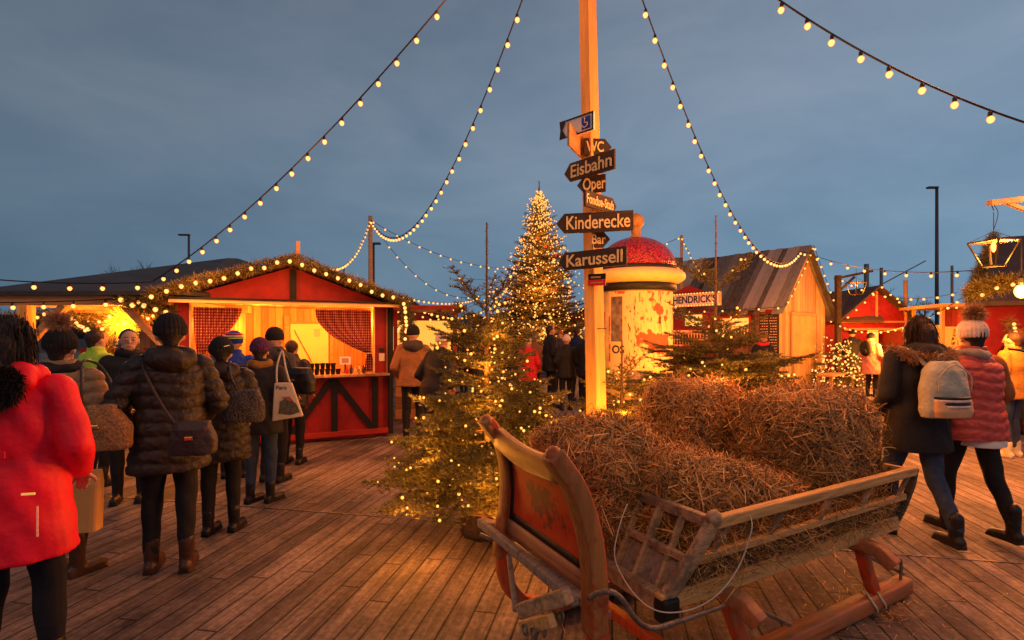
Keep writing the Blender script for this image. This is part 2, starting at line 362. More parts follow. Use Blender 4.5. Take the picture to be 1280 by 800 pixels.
def person(loc, rot, h, label, coat='black_coat', ctype='coat', hem=.78, legs='black_trousers', shoe='blackshoe', hat=None, hair='dark',
           feet=((-.1, .0, 0), (.1, .0, 0)), fdir=0, arms=None, hood=None, vox=.012, wide=1.0, boot=.16, near=False, lean=0, face=True,
           longhair=False, pompom=None, group=None, headturn=0, slv=None, knees=(.03, .03), scarf=None, head_dy=0, flare=1.0):
    """local +Y is the way the person faces; 1.70 m figure scaled to h"""
    root = empty('person', loc, rot, label, 'person', group, h / (1.755 if hat else 1.71))
    A = arms or (((-.27, -.03, 1.13), (-.20, .14, .98)), ((.27, -.03, 1.13), (.20, .14, .98)))
    ly = lean
    V = Vector
    hips = [V((-.085, 0, .92)), V((.085, 0, .92))]
    ank = [V((f[0], f[1], .09 + f[2])) for f in feet]
    kn = []
    for i in (0, 1):
        m = (hips[i] + ank[i]) / 2; m.y += knees[i] + .01; m.z = .50 + feet[i][2] * .5; kn.append(m)
    sh = [V((-.175 * wide, ly * .9, 1.385)), V((.175 * wide, ly * .9, 1.385))]
    hc = V((0, ly + head_dy, 1.595))
    def hr(x, y, z):                                   # a point of the head, turned
        c, s = math.cos(headturn), math.sin(headturn)
        return hc + V((x * c - y * s, x * s + y * c, z))
    # one continuous body
    b = MB()
    b.ball(hc + V((0, 0, .012)), (.074, .092, .098), 16, 10, Matrix.Rotation(headturn, 3, 'Z'))
    b.ball(hr(0, .028, -.055), (.052, .058, .055), 12, 8, Matrix.Rotation(headturn, 3, 'Z'))
    b.capsule(hr(0, .092, .012), hr(0, .108, -.02), .009, .013, 8)
    for s in (-1, 1): b.ball(hr(s * .076, 0, -.005), (.012, .02, .032), 8, 6)
    for s in (-1, 1): b.ball(hr(s * .03, .083, .012), (.018, .01, .012), 8, 6)
    b.capsule(hr(0, -.01, -.06), (0, ly * .85, 1.40), .052, .06)
    b.loft([(.90, 0, 0, .14, .10), (1.05, 0, ly * .3, .125, .09), (1.25, 0, ly * .7, .145, .10), (1.38, 0, ly * .9, .15, .085), (1.43, 0, ly * .9, .08, .06)], 16)
    for i in (0, 1):
        e, w = V(A[i][0]), V(A[i][1])
        b.capsule(sh[i], e, .05, .04); b.capsule(e, w, .04, .026)
        hand(b, w, (w - e), i)
        b.capsule(hips[i], kn[i], .075, .05); b.capsule(kn[i], ank[i], .048, .032)
        a = fdir; f = V((math.sin(a), math.cos(a), 0)); b.capsule(ank[i] - V((0, 0, .04)), ank[i] - V((0, 0, .055)) + f * .12, .03, .022)
    link('body', remesh(b, .0065 if near else vox, 1), 'skin', root, True)
    # coat
    q = {'puffer': quilt(.085, .016), 'vest': quilt(.074, .013), 'coat': folds(.0045)}[ctype]
    t = .022 if ctype != 'coat' else .014
    c = MB(); fl = flare
    c.loft([(hem, 0, -.005, (.215 + t) * fl * wide, (.15 + t) * fl), (max(hem + .02, .98 if hem < .95 else hem + .02), 0, -.005, (.195 + t) * wide, (.14 + t)), (1.1, 0, ly * .4, (.175 + t) * wide, .125 + t),
            (1.25, 0, ly * .7, (.185 + t) * wide, .13 + t), (1.36, 0, ly * .88, (.185 + t) * wide, .115 + t), (1.425, 0, ly * .92, .125 * wide + t, .085 + t), (1.475, 0, ly * .95, .070 + t, .066 + t), (1.525, 0, ly * .95 - .004, .064 + t, .062 + t)], 28)
    if ctype != 'vest' or slv:
        sm = MB() if slv else c
        for i in (0, 1):
            e, w = V(A[i][0]), V(A[i][1]); k = .7 if slv else 1
            sm.capsule(sh[i], e, .062 + t * k, .052 + t * k, 14); sm.capsule(e, w - (w - e) * .02, .052 + t * k, .036 + t * k, 14)
        if slv: link('sleeves', remesh(sm, vox, 3, folds(.004)), slv, root, True)
    link('coat', remesh(c, vox, 3, q), coat, root, True)
    # trousers and shoes
    tr = MB()
    tr.ball((0, 0, .93), (.155, .115, .12))
    for i in (0, 1):
        tr.capsule(hips[i], kn[i], .092, .066); tr.capsule(kn[i], ank[i] + V((0, 0, .04)), .067, .047)
        mid = ank[i] + (kn[i] - ank[i]) * .25
    link('trousers', remesh(tr, vox, 2, folds(.004)), legs, root, True)
    for i in (0, 1):
        s = MB(); f = V((math.sin(fdir), math.cos(fdir), 0)); a0 = ank[i]; tilt = -.35 * feet[i][2] / .1
        fv = V((f.x, f.y, tilt)).normalized()
        s.capsule(a0 + V((0, 0, boot - .05)), a0 - V((0, 0, .03)), .05, .045)
        s.capsule(a0 - V((0, 0, .05)) - f * .03, a0 - V((0, 0, .05)) + fv * .15, .042, .038)
        s.box(a0 + V((0, 0, -.08)) + fv * .06, (.075, .24, .022), -fdir)
        link('shoe', remesh(s, .009 if near else vox, 2, None, 0.0), shoe, root, True)
    # hair
    hb = MB(); T = Matrix.Rotation(headturn, 3, 'Z')
    hb.ball(hr(0, -.02, .03), (.083, .092, .092), 16, 10, T)
    if longhair:
        hb.capsule(hr(0, -.05, 0), hr(0, -.075, -.17), .085, .07)
        hb.capsule(hr(.05, -.03, 0), hr(.05, -.05, -.16), .045, .04); hb.capsule(hr(-.05, -.03, 0), hr(-.05, -.05, -.16), .045, .04)
        if near:
            g = RNG.normal(0, 1, (900, 3)); g /= np.linalg.norm(g, axis=1)[:, None]; g[:, 1] = -np.abs(g[:, 1]) * .9 + .15
            cc = np.array(hc) + np.array([0, -.02, .03]) + g * np.array([.09, .10, .095])
            lo_ = cc.copy(); lo_[:, 2] -= RNG.uniform(.02, .12, 900); lo_[:, 1] -= .015
            fur('hair_strands', hair, root, np.concatenate([cc, lo_]), np.concatenate([g * .25 + [0, -.12, -1]] * 2), .09, 9000, .05, .003)
    else:
        hb.capsule(hr(0, -.045, 0), hr(0, -.05, -.055), .06, .045)
    if not hat or longhair or hair != 'dark': link('hair', remesh(hb, vox, 2, folds(.003)), hair, root, True)
    elif near: link('hair', remesh(hb, vox, 2), hair, root, True)
    if hat:
        kb = MB(); kb.ball(hr(0, -.012, .062), (.090, .102, .094), 20, 10, T)
        kb.lathe([(.092, -.02), (.098, 0), (.098, .045), (.092, .06)], hr(0, -.012, .02), 24)
        hm = remesh(kb, vox * .8, 2, lambda c: .003 * np.sin(np.arctan2(c[:, 1] - hc.y, c[:, 0]) * 26))
        ho = link('hat', hm, hat, root, True)
        if pompom:
            pc = hr(0, -.03, .19); pts = []; 
            g = RNG.normal(0, 1, (600, 3)); g /= np.linalg.norm(g, axis=1)[:, None]
            pr = .055
            fur('pompom', pompom, ho, np.array(pc) + g * pr * .35, g, pr * 1.25, 2600 if near else 900, .25, .006 if near else .012)
    if face:
        for s in (-1, 1):
            e = MB(); e.ball(hr(s * .03, .087, .012), (.0115, .006, .0065), 8, 6); eo = e.build('eye', 'eye', root, True)
            e2 = MB(); e2.ball(hr(s * .03, .0925, .012), (.005, .003, .0055), 8, 6); e2.build('iris', 'black', eo, True)
            e3 = MB(); e3.tube([hr(s * .014, .094, .031), hr(s * .03, .095, .036), hr(s * .048, .083, .031)], .0032, 6); e3.build('eyebrow', 'dark', root, True)
        e4 = MB(); e4.ball(hr(0, .085, -.055), (.021, .007, .0075), 10, 6, T); e4.build('mouth', 'lips', root, True)
    if hood:
        hd = MB()
        hd.ball((0, ly - .105, 1.43), (.155, .085, .085), 20, 10, Matrix.Rotation(R(-25), 3, 'X'))
        hd.capsule((-.10, ly - .02, 1.455), (-.07, ly + .07, 1.44), .05, .04); hd.capsule((.10, ly - .02, 1.455), (.07, ly + .07, 1.44), .05, .04)
        hd.capsule((-.1, ly - .09, 1.47), (.1, ly - .09, 1.47), .05, .05)
        ho = link('hood', remesh(hd, vox, 3, folds(.007)), hood[0], root, True)
        if hood[1]:
            pts, nr = [], []
            for k in range(60):
                a = PI * 1.2 * k / 59 - .1 * PI; x = math.cos(a) * .175; y = -math.sin(a) * .175
                for r in range(6):
                    pts.append((x, ly - .02 + y, 1.455 - .05 * max(0, math.sin(a)) + random.uniform(-.02, .02))); nr.append((x * 4, y * 4, random.uniform(-.6, .3)))
            fur('fur_trim', hood[1], ho, pts, nr, .065, 5200 if near else 900, .45, .006)
    if scarf:
        s = MB()
        for k in range(10):
            a = 2 * PI * k / 10; b2 = 2 * PI * (k + 1) / 10
            s.capsule((.085 * math.cos(a), ly + .085 * math.sin(a), 1.465 + .012 * math.sin(2 * a)), (.085 * math.cos(b2), ly + .085 * math.sin(b2), 1.465 + .012 * math.sin(2 * b2)), .042, .042)
        link('scarf', remesh(s, vox, 2, folds(.006)), scarf, root, True)
    return root
def hip(u, yfeet): return at(u, 418 + H * 640 / yfeet, yfeet)

def bag(name, loc, rot, w, h, d, mat, label, cat, strap=None, flap=False, buckle=True, taper=.8, strapmat=None, sag=0.0):
    """a soft bag hanging at loc (top centre); strap = world points"""
    r = empty(name, loc, rot, label, cat)
    b = MB(); b.loft([(-h, 0, 0, w * .5, d * .5), (-h * .9, 0, 0, w * .54, d * .56), (-h * .5, 0, 0, w * .52, d * .6), (-.1 * h, 0, 0, w * .5 * taper, d * .45), (0, 0, 0, w * .48 * taper, d * .3)], 24, 3.2)
    link('bag_body', remesh(b, .007, 2, folds(.004)), mat, r, True)
    if flap:
        f = MB(); f.loft([(-h * .48, 0, -d * .1, w * .3, d * .56), (-h * .2, 0, -d * .08, w * .42, d * .56), (.006, 0, 0, w * .42 * taper + .02, d * .4)], 24, 3)
        link('flap', remesh(f, .007, 2), mat, r, True)
    if buckle:
        k = MB(); k.box((0, -d * .62 - .004, -h * .45), (.045, .012, .022)); k.build('buckle', 'gold', r, bevel=.003)
    if strap:
        inv = (Matrix.Translation(loc) @ Matrix.Rotation(rot, 4, 'Z')).inverted()
        s = MB(); pts = [inv @ Vector(p) for p in strap]
        s.tube(smoothpts(pts, 6), .009, 6); s.build('strap', strapmat or mat, r, True)
    return r
def smoothpts(p, n):
    p = [Vector(q) for q in p]; out = []
    for i in range(len(p) - 1):
        p0, p1, p2, p3 = p[max(i - 1, 0)], p[i], p[i + 1], p[min(i + 2, len(p) - 1)]
        for k in range(n):
            t = k / n
            out.append(.5 * ((2 * p1) + (p2 - p0) * t + (2 * p0 - 5 * p1 + 4 * p2 - p3) * t * t + (3 * p1 - p0 - 3 * p2 + p3) * t ** 3))
    return out + [p[-1]]

# ================================================================== PEOPLE
LEFT = 'visitors queuing at the red stall'
# near red coat, cut by the left frame edge
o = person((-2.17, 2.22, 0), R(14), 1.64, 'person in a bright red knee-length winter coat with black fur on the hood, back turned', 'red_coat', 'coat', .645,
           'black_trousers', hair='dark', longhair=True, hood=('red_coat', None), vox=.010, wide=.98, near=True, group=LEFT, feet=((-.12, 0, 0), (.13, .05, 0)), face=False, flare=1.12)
pts = []; nr = []
for k in range(900):
    a = random.uniform(0, 2 * PI); r = random.uniform(0, 1) ** .5
    pts.append((.02 + .12 * r * math.cos(a), -.165 - .02 * (1 - r * r), 1.42 + .09 * r * math.sin(a))); nr.append((.6 * math.cos(a) * r, -1, .5 * math.sin(a) * r - .5))
fh = MB(); fh.ball((.02, -.12, 1.43), (.12, .065, .09)); fo = link('hood_lining', remesh(fh, .012, 2, folds(.01)), 'dark', o, True)
fur('fur_lining', 'darkfur', fo, pts, nr, .045, 7000, .5, .006)
b = MB(); b.box((.17, -.190, .96), (.05, .006, .010)); b.build('reflective_strip', glow_mat('glowing_yellow', (1, .4, .03), .6), o, bevel=.002)  # strip glows by itself, its shine put into the material
b = MB(); b.box((.20, -.186, .84), (.006, .004, .13)); b.build('piping', glow_mat('glowing_red_piping', (1, .03, .1), .25), o)  # piping brightened by a weak glow of its own
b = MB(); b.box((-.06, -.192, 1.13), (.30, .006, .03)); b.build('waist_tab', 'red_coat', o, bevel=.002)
b = MB(); b.box((-.05, -.197, 1.10), (.05, .006, .016)); b.build('brand_tag', 'black', o, bevel=.002)

o = person((-2.93, 3.33, 0), R(10), 1.62, 'person in a beige padded jacket and dark knit hat with a pale fur pompom', 'beige_coat', 'puffer', .86,
           'black_trousers', 'boot', hat='black_knit', pompom='fur', vox=.011, near=True, group=LEFT, feet=((-.1, .03, 0), (.11, -.02, 0)), boot=.26, face=False, fdir=.6, scarf='black_coat')
bag('handbag', (-2.50, 3.12, 1.14), R(12), .30, .27, .12, 'weave', 'woven straw handbag with a dark brown top under the arm of the beige jacket', 'handbag',
    [(-2.62, 3.12, 1.12), (-2.64, 3.14, 1.28), (-2.72, 3.25, 1.40), (-2.70, 3.36, 1.36), (-2.50, 3.22, 1.22), (-2.40, 3.14, 1.12)], strapmat='leather', taper=.55)
r = empty('paper_bag', (-2.60, 3.05, .40), R(10), 'golden brown paper carrier bag hanging between the red coat and the boots', 'bag')
b = MB(); b.loft([(0, 0, 0, .13, .05), (.28, 0, 0, .14, .045), (.36, 0, 0, .14, .02)], 16, 6); b.build('bag_body', 'paper', r, bevel=.003)
b = MB(); b.tube(smoothpts([(-.05, 0, .36), (-.04, 0, .46), (.04, 0, .46), (.05, 0, .36)], 5), .004, 6); b.build('handle', 'paper', r)

person((-3.62, 4.85, 0), R(205), 1.62, 'dark haired woman in a black scarf and coat looking down, facing the camera', 'black_coat', 'coat', .7,
       'black_trousers', hair='dark', vox=.012, near=True, group=LEFT, scarf='black_knit', head_dy=.03, headturn=.25,
       arms=(((-.26, .0, 1.14), (-.08, .25, 1.16)), ((.26, .0, 1.14), (.08, .25, 1.16))))
person((-4.3, 5.3, 0), R(-20), 1.62, 'person in a lime green high-visibility jacket behind the beige jacket', 'green_coat', 'coat', .8, 'black_trousers',
       hair='brownhair', vox=.014, group=LEFT, face=False)

o = person((-2.27, 3.40, 0), R(38), 1.72, 'tall person in a dark brown quilted puffer coat and black beanie with a shoulder bag', 'brown_puffer', 'puffer', .70,
           'black_trousers', 'boot', hat='black_knit', hood=('brown_puffer', None), vox=.010, near=True, group=LEFT, wide=.98,
           feet=((-.10, .06, 0), (.09, -.05, 0)), boot=.17, face=False, fdir=.35, knees=(.04, -.01), flare=1.04,
           arms=(((-.30, .0, 1.14), (-.24, .20, 1.05)), ((.28, -.01, 1.13), (.2, .16, 1.0))))
bag('shoulder_bag', (-1.97, 3.16, 1.03), R(12), .25, .20, .10, 'leather', 'taupe leather shoulder bag with flap hanging on the brown puffer coat', 'shoulder bag',
    [(-2.08, 3.16, 1.02), (-2.16, 3.17, 1.12), (-2.28, 3.20, 1.30), (-2.40, 3.30, 1.44)], flap=True)

o = person((-2.30, 4.05, 0), R(30), 1.56, 'person in a black-brown hooded coat and black cap behind the puffer coat', 'brown_puffer', 'puffer', .66,
           'black_trousers', 'blackshoe', hat='black_knit', hood=('brown_puffer', None), vox=.012, near=True, group=LEFT, face=False, fdir=.5, wide=1.02)
b = MB(); b.capsule((.02, -.113, 1.66), (.06, -.095, 1.67), .004, .004, 6); b.build('hat_logo', 'white', o)
bag('sequin_bag', (-2.02, 3.86, 1.15), R(18), .27, .24, .10, rough_mat('sequins', (.05, .04, .035), .12, 60, .9, 1.0, bscale=80), 'shiny black sequined shoulder bag beside the tote bag', 'handbag',
    [(-2.08, 3.88, 1.14), (-2.14, 3.9, 1.25), (-2.2, 3.98, 1.36)], buckle=False)

o = person((-2.35, 4.78, 0), R(8), 1.55, 'person in a black jacket, jeans and purple patterned beanie with a canvas tote', 'black_coat', 'coat', .74,
           'jeans', 'blackshoe', hat='purple_knit', vox=.012, near=True, group=LEFT, face=False, fdir=.5, scarf='mustard_coat')
r = empty('tote_bag', (-2.07, 4.66, .80), R(8), 'white canvas tote bag printed with a landscape picture', 'tote bag')
b = MB(); b.poly([(-.09, 0, .33), (.06, 0, .33), (.16, 0, .02), (-.11, 0, -.02)], .035, (0, 1, 0)); b.build('bag_body', 'canvas', r, bevel=.01)
b = MB(); b.poly([(-.04, -.004, .16), (.02, -.004, .19), (.10, -.004, .14), (.135, -.004, .06), (.05, -.004, .035), (-.05, -.004, .05)], .002, (0, 1, 0)); b.build('picture', rough_mat('tote_print', (.09, .085, .06), .8, 30, .8, 0), r)
b = MB(); b.poly([(-.03, -.007, .195), (.045, -.007, .205), (.085, -.007, .155), (.02, -.007, .175)], .002, (0, 1, 0)); b.build('picture', rough_mat('tote_print_red', (.35, .09, .06), .8, 30, .5, 0), r)
text('lettering', 'Paris', .05, 'black', r, (-.025, -.006, .285), width=.09, extr=.0005)
b = MB(); b.tube(smoothpts([(-.07, .01, .33), (-.075, .03, .47), (-.05, .06, .60), (-.03, .06, .60), (.0, .03, .47), (.04, .02, .33)], 5), .009, 6); b.build('handle', 'canvas', r, True)

o = person((-3.05, 5.62, 0), R(15), 1.62, 'person in a blue jacket and green-yellow striped beanie at the counter', 'blue_coat', 'coat', .8, 'jeans',
       hat='blue_coat', vox=.013, group=LEFT, face=False)
for k, (z, mt) in enumerate(((1.655, 'green_coat'), (1.68, 'cream_knit'), (1.705, 'santa_red'))):
    rr = .108 * math.sqrt(max(.1, 1 - ((z - 1.657) / .1) ** 2)) + .006
    b = MB(); b.lathe([(rr, z - .008), (rr + .002, z), (rr - .002, z + .008)], (0, -.012, 0), 24); b.build('hat_stripe', mt, o, True)
o = person((-2.55, 5.45, 0), R(-12), 1.66, 'person in a dark grey hooded jacket leaning to the counter with a black bag', 'grey_coat', 'coat', .76, 'black_trousers',
       hat='black_knit', hood=('grey_coat', None), vox=.013, group=LEFT, face=False, lean=.05)
bag('messenger_bag', (-2.20, 5.30, 1.22), R(-20), .34, .26, .14, 'blackleather', 'black messenger bag on the back of the grey jacket', 'bag',
    [(-2.28, 5.3, 1.22), (-2.36, 5.32, 1.36), (-2.5, 5.4, 1.44)], flap=True)
person((-2.66, 6.2, 0), R(-5), 1.50, 'person in a dark brown jacket at the right end of the counter queue', 'brown_puffer', 'coat', .8, 'black_trousers', hair='brownhair', vox=.014, group=LEFT, face=False)

MID = 'visitors strolling behind the small lit fir'
person((-1.42, 7.35, 0), R(10), 1.72, 'person in a tan jacket with dark hood and black beanie beside the red stall', 'tan_coat', 'coat', .85, 'black_trousers',
       hat='black_knit', hood=('grey_coat', None), vox=.014, group=MID, face=False, lean=.03)
person((-1.00, 6.55, 0), R(-35), 1.62, 'person in a black coat and pale pink hat bending toward the lit fir', 'black_coat', 'coat', .70, 'jeans',
       hat='cream_knit', vox=.013, group=MID, face=False, lean=.12, head_dy=.06, feet=((-.1, -.06, 0), (.1, .12, 0)))
person((-.55, 8.6, 0), R(60), 1.6, 'person in a black coat half hidden by the lit fir', 'black_coat', 'coat', .75, 'black_trousers', hat='black_knit', vox=.016, group=MID, face=False)

# right pair, walking away
RT = 'pair of friends walking away on the right'
o = person((3.08, 3.90, 0), R(6), 1.70, 'woman with brown hair in a long black coat with fur-trimmed hood and grey backpack', 'black_coat', 'coat', .70,
           'jeans', 'blackshoe', hair='brownhair', hood=('black_coat', 'fur'), vox=.010, near=True, group=RT, longhair=True, face=False, wide=1.08,
           feet=((-.07, .18, 0), (.10, -.22, .04)), knees=(.06, .05), fdir=.1)
r = empty('backpack', (3.09, 3.66, .98), R(6), 'pale grey backpack with a knitted patterned band worn over the fur-hooded coat', 'backpack')
b = MB(); b.loft([(0, 0, 0, .16, .07), (.05, 0, 0, .175, .085), (.2, 0, 0, .17, .085), (.33, 0, .005, .145, .075), (.40, 0, .01, .09, .05)], 28, 2.8); link('pack_body', remesh(b, .009, 3, folds(.004)), 'greyfab', r, True)
b = MB(); b.loft([(.005, 0, -.05, .13, .06), (.05, 0, -.055, .145, .065), (.125, 0, -.05, .14, .06), (.15, 0, -.045, .12, .05)], 24, 3); fp = link('front_pocket', remesh(b, .008, 2), 'fur', r, True)
for z, mt in ((.085, 'cream_knit'), (.105, 'black'), (.125, 'cream_knit'), (.145, 'black')):
    b = MB(); b.lathe([(.142, z - .009), (.147, z), (.142, z + .009)], (0, 0, 0), 28)
    for i, v in enumerate(b.v): b.v[i] = (v[0] * .97, v[1] * .53 - .05, v[2])
    b.build('knitted_band', mt, fp, True)
b = MB(); b.tube(smoothpts([(-.125, -.08, .19), (-.115, -.085, .30), (0, -.075, .375), (.115, -.085, .30), (.125, -.08, .19)], 6), .004, 6); b.build('zip', 'greyfab', r, True)
b = MB(); b.tube(smoothpts([(-.03, .02, .40), (-.02, .02, .44), (.02, .02, .44), (.03, .02, .40)], 4), .007, 6); b.build('handle', 'greyfab', r, True)
for s in (-1, 1):
    b = MB(); b.tube(smoothpts([(s * .10, .05, .37), (s * .13, .10, .44), (s * .15, .22, .49), (s * .15, .33, .40)], 6), .014, 8); b.build('strap', 'greyfab', r, True)

o = person((3.54, 3.95, 0), R(2), 1.70, 'person in a quilted salmon pink vest and cream beanie with a fur pompom', 'pink_vest', 'vest', .80,
           'black_trousers', 'blackshoe', hat='cream_knit', pompom='fur', vox=.010, near=True, group=RT, scarf='grey_knit', slv='rust_knit', face=False, wide=1.06,
           feet=((-.02, .20, 0), (.14, -.2, .05)), knees=(.05, .02), boot=.20, fdir=-.1,
           arms=(((-.26, .02, 1.13), (-.17, .2, 1.02)), ((.28, .0, 1.14), (.2, .2, 1.05))))
b = MB(); b.loft([(.74, .06, -.02, .165, .13), (.79, .06, -.02, .165, .135), (.83, .06, -.02, .16, .13)], 24); link('shirt_hem', remesh(b, .012, 1, folds(.006)), 'white', o, True)
bag('shoulder_bag', (4.06, 3.82, 1.18), R(-8), .34, .32, .14, 'blackleather', 'large black shoulder bag at the right side of the pink vest', 'shoulder bag',
    [(4.0, 3.8, 1.16), (3.95, 3.78, 1.3), (3.84, 3.80, 1.43), (3.78, 3.9, 1.46)])
BG = 'visitors in the background on the right'
person((6.40, 6.55, 0), R(20), 1.60, 'person in a mustard jacket and jeans at the right edge', 'mustard_coat', 'coat', .8, 'jeans', 'canvas', hair='brownhair', vox=.014, group=BG, face=False)
o = person((9.05, 12.9, 0), R(-70), 1.62, 'person in a pink coat with a small black backpack near the lit bush', 'pink_coat', 'coat', .62, 'black_trousers',
           hat='black_knit', vox=.016, group=BG, face=True)
b = MB(); b.ball((0, -.2, 1.22), (.15, .1, .2)); bp_ = empty('backpack', (9.05, 12.9, 0), R(-70), 'small black backpack worn by the person in the pink coat', 'backpack'); link('pack_body', remesh(b, .015, 2), 'black_knit', bp_, True)
b = MB(); b.ball((0, -.285, 1.15), (.09, .04, .08)); link('front_pocket', remesh(b, .015, 2), 'black_knit', bp_, True)
person((8.6, 17.0, 0), R(100), 1.66, 'person standing in front of the small red gabled stall', 'santa_red', 'coat', .8, 'black_trousers', hat='black_knit', vox=.018, group=BG)
person((10.1, 15.2, 0), R(-20), 1.74, 'person in a dark coat just left of the fur-hooded woman', 'black_coat', 'coat', .7, 'black_trousers', hat='black_knit', vox=.018, group=BG, face=False)
person((11.2, 14.2, 0), R(10), 1.7, 'person in a dark coat between the fur hood and the cream beanie', 'black_coat', 'coat', .75, 'black_trousers', hair='brownhair', vox=.018, group=BG, face=False)
person((7.9, 8.0, 0), R(-10), 1.66, 'person in a dark brown coat behind the pink vest', 'brown_puffer', 'puffer', .75, 'black_trousers', hat='rust_knit', vox=.016, group=BG, face=False)
person((5.2, 10.6, 0), R(-60), 1.64, 'person in a black coat with red hood by the menu board', 'black_coat', 'coat', .75, 'black_trousers',
       hat='rust_knit', scarf='santa_red', vox=.015, group='visitors near the wooden hut', face=False)
person((3.05, 10.2, 0), R(40), 1.66, 'person in a grey coat between the column and the wooden hut', 'grey_coat', 'coat', .75, 'black_trousers', hair='brownhair', vox=.018, group='visitors near the wooden hut', face=False)

# crowd at the foot of the large tree
CR = 'visitors crowding in front of the large lit tree'
crowd = [(660, 10.6, -20, 1.52, 'santa_red', 'cream_knit', 'person in a red jacket and pale hat seen through the small lit fir'),
         (668, 11.4, 40, 1.62, 'tan_coat', 'grey_knit', 'person in a brown coat and grey hat left of the tall dark jacket'),
         (688, 11.0, -75, 1.76, 'black_coat', None, 'tall bareheaded person in a black jacket facing left'),
         (708, 10.6, 10, 1.58, 'black_coat', 'cream_knit', 'person in a black coat and cream hat in the crowd'),
         (721, 12.0, -30, 1.74, 'navy_coat', None, 'person in a navy coat between the cream hat and the grey cap'),
         (733, 10.4, -60, 1.68, 'black_coat', 'grey_knit', 'person in a dark coat and grey cap touching the wooden post'),
         (640, 12.5, 15, 1.64, 'black_coat', 'black_knit', 'person in a black coat left of the red jacket'),
         (580, 13.5, 60, 1.68, 'brown_puffer', 'black_knit', 'person in a brown coat seen left of the small fir trunk'),
         (560, 15.5, -10, 1.7, 'grey_coat', None, 'person in a grey coat farthest left in the crowd'),
         (600, 14.5, -30, 1.62, 'santa_red', 'black_knit', 'person in a red coat and black hat behind the small fir'),
         (752, 13.0, 20, 1.7, 'black_coat', 'black_knit', 'person in a black coat between the post and the column'),
         (622, 17.0, 20, 1.75, 'black_coat', 'black_knit', 'person in a black coat far behind the small fir'),
         (700, 14.0, 170, 1.70, 'grey_coat', 'rust_knit', 'person in a grey coat and rust hat behind the crowd')]
for u, Y, rt, h, c, hat, lb in crowd:
    person(((u - 640) * Y / 640, Y, 0), R(rt), h, lb, c, 'coat', random.uniform(.66, .85), 'black_trousers', hat=hat, hair='brownhair' if not hat else 'dark',
           vox=.018, group=CR, face=abs(rt) > 60)

# ================================================================== GROUND, SKY
PL = R(11.1)                                               # the deck boards run 11 degrees right of the view
m, nt, b = new_mat('deck_boards')
tc = N(nt, 'ShaderNodeTexCoord'); mp = N(nt, 'ShaderNodeMapping'); mp.inputs['Rotation'].default_value = (0, 0, PL + PI / 2 - PI)
L(nt, tc.outputs['Object'], mp.inputs[0]); sp = N(nt, 'ShaderNodeSeparateXYZ'); L(nt, mp.outputs[0], sp.inputs[0])
def mth(op, a, b_=None, c=None):
    n = N(nt, 'ShaderNodeMath', operation=op)
    for i, x in enumerate((a, b_, c)):
        if x is None: continue
        if isinstance(x, (int, float)): n.inputs[i].default_value = x
        else: L(nt, x, n.inputs[i])
    return n.outputs[0]
W_, LN = .128, 2.4
vr = mth('DIVIDE', sp.outputs['Y'], W_); row = mth('FLOOR', vr)
wn = N(nt, 'ShaderNodeTexWhiteNoise', noise_dimensions='1D'); L(nt, row, wn.inputs['W'])
us = mth('ADD', mth('DIVIDE', sp.outputs['X'], LN), mth('MULTIPLY', wn.outputs['Value'], 7.0)); colm = mth('FLOOR', us)
cb = N(nt, 'ShaderNodeCombineXYZ'); L(nt, row, cb.inputs[0]); L(nt, colm, cb.inputs[1])
wn2 = N(nt, 'ShaderNodeTexWhiteNoise', noise_dimensions='2D'); L(nt, cb.outputs[0], wn2.inputs['Vector'])
gv = mth('MULTIPLY', mth('PINGPONG', mth('FRACT', vr), .5), W_); gu = mth('MULTIPLY', mth('PINGPONG', mth('FRACT', us), .5), LN)
gmin = mth('MINIMUM', gv, gu)
gap = N(nt, 'ShaderNodeMapRange'); gap.inputs['From Min'].default_value = .0025; gap.inputs['From Max'].default_value = .0075; L(nt, gmin, gap.inputs['Value'])
mg = N(nt, 'ShaderNodeMapping'); mg.inputs['Scale'].default_value = (1.0, 16, 1); L(nt, mp.outputs[0], mg.inputs[0])
off = N(nt, 'ShaderNodeVectorMath', operation='ADD'); L(nt, mg.outputs[0], off.inputs[0]); vs_ = N(nt, 'ShaderNodeVectorMath', operation='SCALE'); L(nt, wn2.outputs['Color'], vs_.inputs[0]); vs_.inputs['Scale'].default_value = 30; L(nt, vs_.outputs[0], off.inputs[1])
gr = N(nt, 'ShaderNodeTexNoise', Scale=2.2, Detail=9.0, Roughness=.7); L(nt, off.outputs[0], gr.inputs['Vector'])
dirt = N(nt, 'ShaderNodeTexNoise', Scale=1.1, Detail=7.0, Roughness=.65); L(nt, tc.outputs['Object'], dirt.inputs['Vector'])
spk = N(nt, 'ShaderNodeTexNoise', Scale=26.0, Detail=5.0, Roughness=.7); L(nt, tc.outputs['Object'], spk.inputs['Vector'])
c1 = ramp(nt, gr.outputs['Fac'], [(.3, (.13, .088, .07)), (.5, (.25, .175, .14)), (.7, (.37, .275, .22))])
tone = mth('MULTIPLY_ADD', wn2.outputs['Value'], .5, .7)
dm = N(nt, 'ShaderNodeMapRange'); dm.inputs['From Min'].default_value = .36; dm.inputs['From Max'].default_value = .58; dm.inputs['To Min'].default_value = .38; L(nt, dirt.outputs['Fac'], dm.inputs['Value'])
sm_ = N(nt, 'ShaderNodeMapRange'); sm_.inputs['From Min'].default_value = .35; sm_.inputs['From Max'].default_value = .65; sm_.inputs['To Min'].default_value = .65; sm_.inputs['To Max'].default_value = 1.25; L(nt, spk.outputs['Fac'], sm_.inputs['Value'])
ms = N(nt, 'ShaderNodeMapping'); ms.inputs['Scale'].default_value = (.35, 2.6, 1); L(nt, mp.outputs[0], ms.inputs[0])
